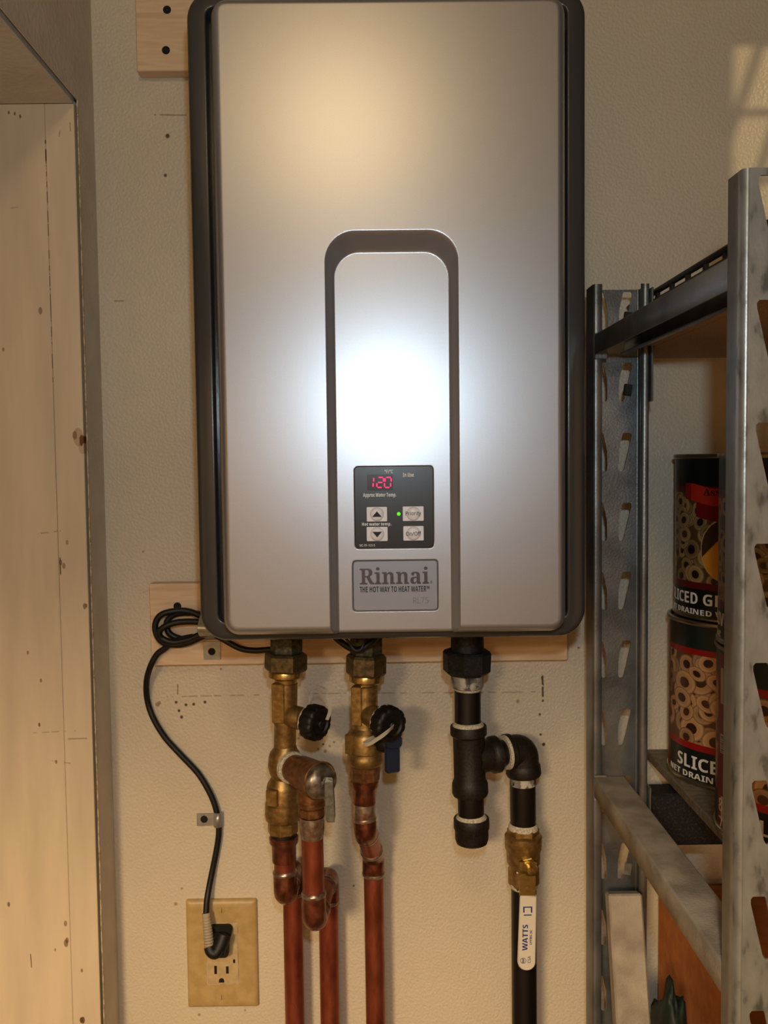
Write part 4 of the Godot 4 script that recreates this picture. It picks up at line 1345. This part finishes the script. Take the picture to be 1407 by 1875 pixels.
func rack_post(t: Node3D, z_web: float, way: float, depth: float, top: float, tops: Array, m: Material, lips: bool) -> void:
	var st := begin()
	var r := 0.004
	var th := 0.0016
	slotted(st, RX0 + r, RX1 - r, 0.0, top, z_web - (th if way < 0 else 0.0), th, tops)
	for s in [-1.0, 1.0]:
		var outer := []
		var inner := []
		var hw := (RX1 - RX0) * 0.5
		for k in 6:
			var w := PI * 0.5 * k / 5.0
			outer.append(Vector2(hw - r + sin(w) * r, r - cos(w) * r))
			inner.append(Vector2(hw - r + sin(w) * (r - th), r - cos(w) * (r - th)))
		if lips:
			for k in 6:
				var w := PI * 0.5 * k / 5.0
				outer.append(Vector2(hw - 0.003 + cos(w) * 0.003, depth - 0.003 + sin(w) * 0.003))
				inner.append(Vector2(hw - 0.003 + cos(w) * 0.0014, depth - 0.003 + sin(w) * 0.0014))
			outer.append(Vector2(hw - 0.009, depth))
			inner.append(Vector2(hw - 0.009, depth - th))
		else:
			outer.append(Vector2(hw, depth))
			inner.append(Vector2(hw - th, depth))
		inner.reverse()
		var poly := PackedVector2Array()
		for p in outer + inner:
			poly.append(Vector2((RX0 + RX1) * 0.5 + s * p.x, -(z_web + way * p.y)))
		prism(st, poly, Transform3D(Basis(Vector3(1, 0, 0), Vector3(0, 0, -1), Vector3(0, 1, 0)), Vector3.ZERO), top)
	obj("post", st, m, t)

func rail(t: Node3D, top: float, m: Material, z0: float, z1: float) -> void:
	var st := begin()
	var x0 := 0.2225
	var x1 := 0.2545
	var y0 := top - 0.021
	var p := PackedVector2Array([Vector2(x0, y0), Vector2(x0, top - 0.002), Vector2(x0 + 0.0006, top - 0.0006), Vector2(x0 + 0.002, top), Vector2(x1 - 0.002, top), Vector2(x1 - 0.0006, top - 0.0006), Vector2(x1, top - 0.002), Vector2(x1, y0), Vector2(x1 - 0.006, y0), Vector2(x1 - 0.006, y0 + 0.0015), Vector2(x1 - 0.0015, y0 + 0.0015), Vector2(x1 - 0.0015, top - 0.0025), Vector2(x0 + 0.0015, top - 0.0025), Vector2(x0 + 0.0015, y0)])
	prism(st, p, Transform3D(Basis.IDENTITY, Vector3(0, 0, z0)), z1 - z0)
	obj("side_rail", st, m, t)
	st = begin()
	span(st, Vector3(x0 + 0.0005, y0 - 0.0045, z0 - 0.0016), Vector3(x0 + 0.013, top + 0.001, z0), 0.0005)
	obj("rail_bracket", st, m, t)

func build_rack() -> void:
	var t := thing("storage_rack", "galvanised slotted steel storage rack at the right of the heater", "storage rack", Vector3(0.25, 0.0, 0.28))
	var pitch := 0.0739
	var top_r := at(1095, 520, 0.1195).y
	var tops := []
	var y := at(1145, 534.5, 0.085).y
	while y > 0.1:
		tops.append(y)
		y -= pitch
	rack_post(t, 0.0845, 1.0, 0.035, top_r, tops, M.rack, true)
	var top_f := at(1362, 307, 0.505).y
	tops = []
	y = at(1385, 549, 0.505).y + pitch
	while y > 0.1:
		tops.append(y)
		y -= pitch
	rack_post(t, 0.505, -1.0, 0.024, top_f, tops, M.rack_front, false)
	rail(t, CAM.y + 0.1255, M.rack, 0.1225, 0.48)
	rail(t, CAM.y - 0.3315, M.dusty, 0.1225, 0.48)
	rail(t, CAM.y - 0.8, M.dusty, 0.1225, 0.48)
	for k in [[533.0, 737.0], [1428.0, 1560.0]]:
		var st := begin()
		span(st, Vector3(RX1 + 0.0002, at(1194, k[1], 0.1).y, 0.078), Vector3(RX1 + 0.0026, at(1194, k[0], 0.1).y, 0.124), 0.0006)
		obj("bracket_plate", st, M.rack, t)
	for h in [[-0.408, -0.3525]]:
		var st := begin()
		span(st, Vector3(RX1 + 0.0027, CAM.y + h[0], 0.086), Vector3(0.95, CAM.y + h[1], 0.118), 0.002)
		obj("cross_beam", st, M.union_iron, t)
	for k in [[1150, 582], [1150, 714]]:
		var st := begin()
		box(st, at(k[0], k[1], 0.0885), Vector3(0.0085, 0.012, 0.0035), 0.0006, Basis(Vector3(0, 0, 1), -0.15))
		obj("hook_tab", st, M.iron, t)
	for k in [[1149, 1463], [1150, 1591]]:
		var st := begin()
		box(st, at(k[0], k[1], 0.0885), Vector3(0.008, 0.013, 0.004), 0.0008, Basis(Vector3(0, 0, 1), -0.15))
		obj("hook_tab", st, M.zinc, t)
	# upper shelf board with a notch round the post
	var st := begin()
	span(st, Vector3(0.2835, CAM.y + 0.1125, 0.004), Vector3(0.95, CAM.y + 0.1245, 0.464), 0.0008)
	span(st, Vector3(0.2552, CAM.y + 0.1125, 0.1255), Vector3(0.2835, CAM.y + 0.1245, 0.464), 0.0008)
	var sb := obj("shelf_board", st, M.board, self)
	sb.set_meta("label", "brown shelf board on the rack's upper rail, seen from below")
	sb.set_meta("category", "shelf board")
	st = begin()
	span(st, Vector3(0.2835, CAM.y - 0.823, 0.004), Vector3(0.95, CAM.y - 0.81, 0.464), 0.0008)
	span(st, Vector3(0.2565, CAM.y - 0.823, 0.1255), Vector3(0.2835, CAM.y - 0.81, 0.464), 0.0008)
	sb = obj("shelf_board_001", st, M.board, self)
	sb.set_meta("label", "low shelf board under the orange-brown cardboard box")
	sb.set_meta("category", "shelf board")
	# wire rack lying on the board: two edge rods with spacers, and cross wires
	wire_grid("wire_rack", "dark wire rack on the top shelf, its double edge showing above the rail", 0.288, 0.62, 0.01, 0.455, CAM.y + 0.1722, 0.0098, 0.003, CAM.y + 0.1247)
	st = begin()
	span(st, Vector3(0.3105, CAM.y - 0.3515, 0.004), Vector3(0.95, CAM.y - 0.3408, 0.464), 0.0012)
	sb = obj("shelf_board_002", st, M.deck, self)
	sb.set_meta("label", "thin brown shelf board under the cans, beside the dusty rail")
	sb.set_meta("category", "shelf board")

func wire_grid(called: String, label: String, x0: float, x1: float, z0: float, z1: float, y: float, drop: float, r: float, foot: float) -> void:
	var t := thing(called, label, "wire rack" if called == "wire_rack" else "wire deck", Vector3((x0 + x1) * 0.5, foot, (z0 + z1) * 0.5))
	for x in [x0, x1]:
		for d in [0.0, drop]:
			var st := begin()
			tube(st, [Vector3(x, y - r - d, z0), Vector3(x, y - r - d, z1)], r, 12)
			obj("edge_rod", st, M.wire, t)
	var n := 10
	for k in n:
		var z := lerpf(z0 + 0.015, z1 - 0.015, float(k) / (n - 1))
		var st := begin()
		tube(st, [Vector3(x0, y - drop - r, z), Vector3(x1, y - drop - r, z)], r * 0.7, 8)
		box(st, Vector3(x0, y - r - drop * 0.5, z), Vector3(r * 1.3, drop, 0.006), 0.0005)
		obj("cross_wire", st, M.wire, t)
	for k in 7:
		var x := lerpf(x0 + 0.04, x1 - 0.04, k / 6.0)
		var st := begin()
		tube(st, [Vector3(x, y - r * 0.7, z0), Vector3(x, y - r * 0.7, z1)], r * 0.7, 8)
		obj("long_wire", st, M.wire, t)
	var low := y - drop - 2.0 * r
	if low - foot > 0.002:
		for x in [x0, x1]:
			for z in [z0 + 0.015, z1 - 0.015]:
				var st := begin()
				tube(st, [Vector3(x, low + r, z), Vector3(x, foot, z)], r, 8)
				obj("foot", st, M.wire, t)

func ring_print(img: Image, cx: float, cy: float, rx: float, ry: float, turn: float, flesh: Color, hole: Color) -> void:
	var m := int(maxf(rx, ry)) + 2
	for dy in range(-m, m + 1):
		for dx in range(-m, m + 1):
			var x := posmod(int(cx) + dx, img.get_width())
			var y := int(cy) + dy
			if y < 0 or y >= img.get_height():
				continue
			var p := Vector2(dx, dy).rotated(-turn)
			var d := Vector2(p.x / rx, p.y / ry).length()
			if d < 1.0:
				var c := flesh
				if d < 0.43:
					c = hole
				elif d > 0.9:
					c = flesh.darkened(0.22)
				elif d > 0.7:
					c = flesh.lightened(0.1)
				img.set_pixel(x, y, c)

func can_art(old: bool) -> StandardMaterial3D:
	var w := 1024
	var h := 420
	var img := Image.create(w, h, false, Image.FORMAT_RGB8)
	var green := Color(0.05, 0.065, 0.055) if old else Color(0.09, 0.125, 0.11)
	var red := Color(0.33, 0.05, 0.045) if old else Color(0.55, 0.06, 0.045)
	var flesh := Color(0.6, 0.48, 0.28) if old else Color(0.74, 0.55, 0.36)
	var hole := Color(0.1, 0.065, 0.04) if old else Color(0.2, 0.1, 0.075)
	var back := Color(0.3, 0.22, 0.11) if old else Color(0.36, 0.2, 0.1)
	img.fill(green)
	var o0 := int(h * (0.22 if old else 0.19))
	var o1 := int(h * (0.79 if old else 0.76))
	img.fill_rect(Rect2i(0, int(h * (0.18 if old else 0.15)), w, o1 - int(h * 0.17) + int(h * 0.045)), red)
	img.fill_rect(Rect2i(0, o0, w, o1 - o0), back)
	rng.seed = 77 if old else 78
	for k in 300:
		var s := rng.randf_range(19.0, 28.0) if old else rng.randf_range(24.0, 34.0)
		var f := flesh.darkened(rng.randf_range(0.0, 0.3 if k < 225 else 0.12))
		ring_print(img, rng.randf_range(0, w), rng.randf_range(o0 + 8, o1 - 8), s, s * rng.randf_range(0.62, 1.0) * 1.15, rng.randf_range(0, PI), f, hole.lerp(back, 0.5 if rng.randf() < 0.3 else 0.0))
	# clean edges of the picture, then the dark panel for the words
	img.fill_rect(Rect2i(0, int(h * (0.18 if old else 0.15)), w, o0 - int(h * (0.18 if old else 0.15))), red)
	img.fill_rect(Rect2i(0, o1, w, int(h * 0.045)), red)
	img.fill_rect(Rect2i(0, 0, w, int(h * (0.18 if old else 0.15))), green)
	img.fill_rect(Rect2i(0, o1 + int(h * 0.045), w, h), green.darkened(0.25))
	if old:
		# an oval vignette with a pale yellow shape, and a red ribbon above it
		for y in range(int(h * 0.16), o1):
			for x in w:
				var q := Vector2((x - 192) / 62.0, (y - h * 0.575) / (h * 0.2))
				if q.length() < 1.0:
					var c := Color(0.24, 0.16, 0.08)
					if q.y > 0.25 - 0.9 * (q.x + 0.95) and q.x < 0.5:
						c = Color(0.8, 0.55, 0.17)
					if q.length() > 0.965:
						c = Color(0.75, 0.6, 0.4)
					img.set_pixel(x, y, c)
				var rb := Vector2((x - 172) / 92.0, (y - h * (0.225 + 0.02 * cos((x - 172) * 0.034))) / (h * 0.055))
				if absf(rb.x) < 1.0 and absf(rb.y) < 1.0:
					img.set_pixel(x, y, Color(0.66, 0.15, 0.1) if absf(rb.x) < 0.78 else Color(0.5, 0.1, 0.07))
				elif absf(rb.x) < 0.6 and rb.y > 0.9 and rb.y < 2.7:
					img.set_pixel(x, y, Color(0.42, 0.03, 0.03))
	else:
		# the seam side: a red strip with white panels
		img.fill_rect(Rect2i(w - 60, int(h * 0.02), 66, int(h * 0.98)), red.darkened(0.2))
		img.fill_rect(Rect2i(w - 46, int(h * 0.1), 14, int(h * 0.2)), Color(0.66, 0.62, 0.56))
		img.fill_rect(Rect2i(w - 46, int(h * 0.47), 30, int(h * 0.11)), Color(0.7, 0.67, 0.6))
		img.fill_rect(Rect2i(w - 40, int(h * 0.82), 12, int(h * 0.14)), Color(0.7, 0.67, 0.6))
		for k in 9:
			img.fill_rect(Rect2i(w - 42, int(h * 0.482) + k * 5, 22, 2 if k % 3 else 3), Color(0.2, 0.17, 0.15))
	var m := mat(Color.WHITE, 0.34)
	m.albedo_texture = ImageTexture.create_from_image(img)
	return m

func bent_letters(text: String, c: Vector3, r: float, start: float, sweep: float, y: float, h: float, parent: Node3D, m: Material, font: Font, back := 0.0) -> void:
	var tm := TextMesh.new()
	tm.text = text
	tm.font = font
	tm.font_size = 48
	tm.pixel_size = 0.01
	tm.depth = 0.02
	tm.curve_step = 2.0
	var b := tm.get_aabb()
	var arr := tm.surface_get_arrays(0)
	var vs: PackedVector3Array = arr[Mesh.ARRAY_VERTEX]
	var ids: PackedInt32Array = arr[Mesh.ARRAY_INDEX]
	var st := begin()
	st.set_smooth_group(-1)
	for i in ids:
		var v := (vs[i] - b.position) / b.size
		var w := deg_to_rad(start - sweep * v.x)
		var rr := r + 0.0001 + 0.0002 * v.z
		st.add_vertex(c + Vector3(-sin(w) * rr, y + (v.y - 0.5) * h, cos(w) * rr))
	obj("lettering", st, m, parent)

func make_can(old: bool, label: String, where: Vector3, turn: float, art: Material, digits := "") -> void:
	var r := 0.078
	var h := 0.1715
	var t := thing("olive_can", label, "can", where, "large cans of olives on the rack")
	var st := begin()
	var n := 72
	st.set_smooth_group(1)
	for k in n:
		var w0 := deg_to_rad(turn) - TAU * k / n
		var w1 := deg_to_rad(turn) - TAU * (k + 1) / n
		var a := where + Vector3(-sin(w0) * r, 0.0045, cos(w0) * r)
		var b := where + Vector3(-sin(w1) * r, 0.0045, cos(w1) * r)
		var up := Vector3(0, h - 0.009, 0)
		for q in [[a, 0, 1], [b, 1, 1], [b + up, 1, 0], [a, 0, 1], [b + up, 1, 0], [a + up, 0, 0]]:
			st.set_uv(Vector2((k + q[1]) / float(n), q[2]))
			st.add_vertex(q[0])
	obj("label", st, art, t)
	st = begin()
	lathe(st, where, Vector3.UP, [Vector2(0.004, 0), Vector2(0.004, 0.074), Vector2(0.0006, 0.0755), Vector2(0, 0.0775), Vector2(0.0006, 0.0796), Vector2(0.0026, 0.08), Vector2(0.0042, 0.0793), Vector2(0.0052, 0.0777), Vector2(0.0052, 0)], 64)
	obj("rim", st, M.tin, t)
	st = begin()
	lathe(st, where + Vector3(0, h, 0), Vector3.DOWN, [Vector2(0.004, 0), Vector2(0.004, 0.074), Vector2(0.0006, 0.0755), Vector2(0, 0.0775), Vector2(0.0006, 0.0796), Vector2(0.0026, 0.08), Vector2(0.0042, 0.0793), Vector2(0.0052, 0.0777), Vector2(0.0052, 0)], 64)
	obj("rim", st, M.tin, t)
	if old:
		bent_letters("SLICED GREEN OLIVES", where, r, turn, 140.0, h * 0.128, 0.0118, t, M.white_ink, bold)
		bent_letters("NET DRAINED WEIGHT 55 OZ", where, r, turn + 2.0, 122.0, h * 0.048, 0.0055, t, M.white_ink, bold)
		bent_letters("Ass", where, r, turn - 48.0, 14.0, h * 0.772, 0.007, t, M.ink, serif)
	else:
		bent_letters("SLICED BLACK OLIVES", where, r, turn - 15.0, 158.0, h * 0.135, 0.0135, t, M.white_ink, bold)
		bent_letters("NET DRAINED WEIGHT 55 OZ", where, r, turn - 2.0, 126.0, h * 0.055, 0.0062, t, M.white_ink, bold)

	for i in digits.length():
		bent_letters(digits[i], where, r, turn + 17.0, 6.0, h * (0.15 - 0.1 * i), 0.012, t, M.white_ink, plain)

func build_cans() -> void:
	var art_old := can_art(true)
	var art_new := can_art(false)
	var base := CAM.y - 0.3405
	var x := 0.399
	make_can(false, "large can with tan olive rings and a bright red band, bottom tier by the wall", Vector3(x - 0.006, base, 0.085), 93.0, art_new)
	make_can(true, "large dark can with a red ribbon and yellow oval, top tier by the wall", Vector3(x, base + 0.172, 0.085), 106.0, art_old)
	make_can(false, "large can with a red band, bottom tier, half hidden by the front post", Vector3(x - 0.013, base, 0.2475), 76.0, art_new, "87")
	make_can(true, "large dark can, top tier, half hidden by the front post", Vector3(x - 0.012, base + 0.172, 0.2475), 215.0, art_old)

func build_low_things() -> void:
	# cardboard box and a dark bag on the low shelf
	var y := CAM.y - 0.8099
	var t := thing("cardboard_box", "orange-brown cardboard box behind the dusty lower rail", "box", Vector3(0.46, y, 0.24))
	var st := begin()
	span(st, Vector3(0.318, y, 0.03), Vector3(0.62, CAM.y - 0.492, 0.45), 0.002)
	obj("carton", st, M.card, t)
	st = begin()
	span(st, Vector3(0.3174, CAM.y - 0.52, 0.215), Vector3(0.318, CAM.y - 0.4915, 0.265), 0.0002)
	span(st, Vector3(0.3174, CAM.y - 0.4921, 0.215), Vector3(0.6206, CAM.y - 0.4915, 0.265), 0.0002)
	obj("packing_tape", st, M.card, t)
	st = begin()
	rng.seed = 12
	var f := FastNoiseLite.new()
	f.seed = 4
	f.frequency = 0.9
	var rows := []
	var c := Vector3(0.281, y + 0.143, 0.19)
	for i in 25:
		var v := PI * i / 24.0
		var row := PackedVector3Array()
		for k in 36:
			var u := TAU * k / 36.0
			var p := Vector3(cos(u) * sin(v), cos(v), sin(u) * sin(v))
			var q := 1.0 + 0.3 * f.get_noise_3dv(p * Vector3(1, 2.2, 1))
			var o := p * q * Vector3(0.02, 0.15, 0.04)
			o.y = maxf(o.y, -0.1428)
			o.x = clampf(o.x, -0.024, 0.0345)
			row.append(c + o)
		rows.append(row)
	grid(st, rows, true)
	var bag := obj("bag", st, M.bag, self)
	bag.set_meta("label", "dark green bag beside the orange-brown cardboard box")
	bag.set_meta("category", "bag")
	# a spare rail leaning on the rear post
	t = thing("metal_beam", "dusty grey metal beam leaning upright against the rack's rear post", "beam", Vector3(0.25, 0, 0.45))
	st = begin()
	var a := at(1146, 1637, 0.145)
	var b := Vector3(a.x + 0.001, 0.004, a.z + (a.y - 0.004) * 0.27)
	var d := (a - b).normalized()
	var side := Vector3(1, 0, 0)
	var basis_ := Basis(side, d.cross(side) * -1.0, d)
	basis_ = Basis(side, d, side.cross(d))
	box(st, (a + b) * 0.5 - basis_.z * 0.009, Vector3(0.0345, a.distance_to(b), 0.018), 0.0018, basis_)
	obj("beam", st, M.dusty, t)

# ------------------------------------------------------------------ lamps, all outside the frame
func globe(called: String, label: String, where: Vector3, r: float, c: Color, energy: float, glow: float, hang: float) -> void:
	var t := thing(called, label, "lamp", where + Vector3(0, hang, 0))
	var st := begin()
	var prof := []
	for k in 17:
		var w := PI * k / 16.0
		prof.append(Vector2(-cos(w) * r, sin(w) * r))
	lathe(st, where, Vector3.UP, prof, 24)
	var m := mat(Color(0.9, 0.85, 0.75), 0.5)
	m.emission_enabled = true
	m.emission = c
	m.emission_energy_multiplier = glow
	obj("bulb", st, m, t)
	st = begin()
	tube(st, [where + Vector3(0, r * 0.98, 0), where + Vector3(0, hang, 0)], 0.008, 10)
	obj("stem", st, M.wire, t)
	var l := OmniLight3D.new()
	l.name = "light"
	l.light_color = c
	l.light_energy = energy
	l.light_size = r * 0.9
	l.omni_range = 8.0
	l.omni_attenuation = 2.0
	l.shadow_enabled = true
	t.add_child(l)
	l.global_position = where

# a box lantern with a barred front: what lies on the wall at two pixels is the shadow of a bar near the light
func lantern(where: Vector3, energy: float) -> void:
	var t := thing("lantern", "box lantern with crossed bars, outside the frame at the upper right", "lantern", where + Vector3(0, 0.12, 0))
	var k := 0.62
	var put := func_places(where, k)
	var st := begin()
	var c0: Vector3 = put[0]
	var c1: Vector3 = put[1]
	var far := 0.12
	var zf := c0.z
	# the closed front round the opening, sides, back, top and bottom
	var lo := Vector3(c0.x - far, c0.y - 0.06, zf)
	var hi := Vector3(maxf(c1.x, where.x) + 0.1, maxf(c1.y, where.y) + 0.1, where.z + 0.1)
	span(st, Vector3(lo.x, lo.y, zf - 0.002), Vector3(c0.x, hi.y, zf))
	span(st, Vector3(c1.x, lo.y, zf - 0.002), Vector3(hi.x, hi.y, zf))
	span(st, Vector3(c0.x, c1.y, zf - 0.002), Vector3(c1.x, hi.y, zf))
	span(st, Vector3(c0.x, lo.y, zf - 0.002), Vector3(c1.x, c0.y, zf))
	span(st, lo, Vector3(lo.x + 0.002, hi.y, hi.z))
	span(st, Vector3(hi.x - 0.002, lo.y, lo.z), hi)
	span(st, lo, Vector3(hi.x, lo.y + 0.002, hi.z))
	span(st, Vector3(lo.x, hi.y - 0.002, lo.z), hi)
	span(st, Vector3(lo.x, lo.y, hi.z - 0.002), hi)
	obj("housing", st, M.black_rubber, t)
	for i in range(2, put.size(), 2):
		st = begin()
		tube(st, [put[i], put[i + 1]], 0.0028, 8)
		obj("bar", st, M.wire, t)
	st = begin()
	lathe(st, where + Vector3(0, -0.006, 0), Vector3.UP, [Vector2(0, 0), Vector2(0.002, 0.005), Vector2(0.006, 0.007), Vector2(0.01, 0.005), Vector2(0.012, 0)], 16)
	var m := mat(Color(0.9, 0.85, 0.75), 0.5)
	m.emission_enabled = true
	m.emission = Color(1.0, 0.88, 0.66)
	m.emission_energy_multiplier = 2.0
	obj("bulb", st, m, t)
	var l := OmniLight3D.new()
	l.name = "light"
	l.light_color = Color(1.0, 0.88, 0.66)
	l.light_energy = energy
	l.light_size = 0.01
	l.omni_range = 6.0
	l.omni_attenuation = 2.0
	l.shadow_enabled = true
	t.add_child(l)
	l.global_position = where

func func_places(where: Vector3, k: float) -> Array:
	var out := []
	for q in [[1337, 470], [1530, 84], [1397, 70], [1310, 330], [1470, 70], [1370, 380], [1543, 70], [1420, 470], [1325, 207], [1540, 205], [1325, 330], [1540, 328]]:
		out.append(where.lerp(at(q[0], q[1], 0.0), k))
	return out

func flashlight(where: Vector3, c: Color, energy: float, r: float) -> void:
	var t := thing("flashlight", "small white light held just above the camera", "flashlight", where)
	var st := begin()
	lathe(st, where + Vector3(0, 0, 0.1), Vector3(0, 0, -1), [Vector2(0, 0), Vector2(0, 0.012), Vector2(0.06, 0.012), Vector2(0.075, 0.018), Vector2(0.092, 0.018), Vector2(0.092, 0.014), Vector2(0.09, 0)], 24)
	obj("body", st, M.black_rubber, t)
	st = begin()
	lathe(st, where + Vector3(0, 0, 0.0092), Vector3(0, 0, -1), [Vector2(0, 0), Vector2(0, 0.0135), Vector2(0.001, 0.0135), Vector2(0.001, 0)], 24)
	var m := mat(Color(0.9, 0.9, 0.9), 0.4)
	m.emission_enabled = true
	m.emission = c
	m.emission_energy_multiplier = 3.0
	obj("lens", st, m, t)
	var l := SpotLight3D.new()
	l.name = "light"
	l.light_color = c
	l.light_energy = energy
	l.light_size = r
	l.spot_angle = 62.0
	l.spot_angle_attenuation = 0.6
	l.spot_range = 8.0
	l.spot_attenuation = 2.0
	l.shadow_enabled = true
	t.add_child(l)
	l.global_position = where

func _ready() -> void:
	# camera: the point of the photograph that looks straight at the wall is (690, 843); it leans 0.7 degrees
	az = Vector3(13.5, -94.5, FOCAL).normalized()
	ay = Vector3(-0.0121, 1.0, 0.0)
	ay = (ay - az * ay.dot(az)).normalized()
	ax = ay.cross(az)
	var cam := Camera3D.new()
	cam.name = "camera"
	cam.fov = rad_to_deg(2.0 * atan(937.5 / FOCAL))
	cam.near = 0.02
	cam.far = 30.0
	add_child(cam)
	cam.transform = Transform3D(Basis(Vector3(ax.x, ay.x, az.x), Vector3(ax.y, ay.y, az.y), Vector3(ax.z, ay.z, az.z)), CAM)
	cam.make_current()
	make_materials()
	var we := WorldEnvironment.new()
	we.name = "environment"
	var e := Environment.new()
	e.background_mode = Environment.BG_COLOR
	e.background_color = Color(0, 0, 0)
	e.tonemap_mode = Environment.TONE_MAPPER_LINEAR
	e.tonemap_exposure = 1.0
	e.sdfgi_enabled = true
	e.ssao_enabled = true
	e.ssil_enabled = true
	we.environment = e
	add_child(we)
	# light: a warm globe in the room behind the camera, a small warm lamp above, a white flashlight over the camera
	globe("hanging_lamp", "large warm globe lamp hanging in the room behind the camera", Vector3(-0.7, CAM.y + 0.74, 3.2), 0.23, Color(1.0, 0.865, 0.675), 6.7, 2.0, 0.28)
	globe("ceiling_lamp", "small warm globe lamp on the closet ceiling behind the camera", Vector3(-0.06, CAM.y + 0.67, 1.35), 0.06, Color(1.0, 0.865, 0.65), 0.155, 2.0, 0.32)
	flashlight(Vector3(0.022, CAM.y + 0.1, 1.09), Color(0.86, 0.95, 1.0), 0.195, 0.012)
	lantern(Vector3(0.95, CAM.y + 0.62, 0.62), 0.24)

	build_room()
	build_heater()
	build_planks()
	build_hot_side()
	build_relief()
	build_cold_side()
	build_gas()
	build_cord()
	build_wiring()
	build_straps()
	build_outlet()
	build_rack()
	build_cans()
	build_low_things()
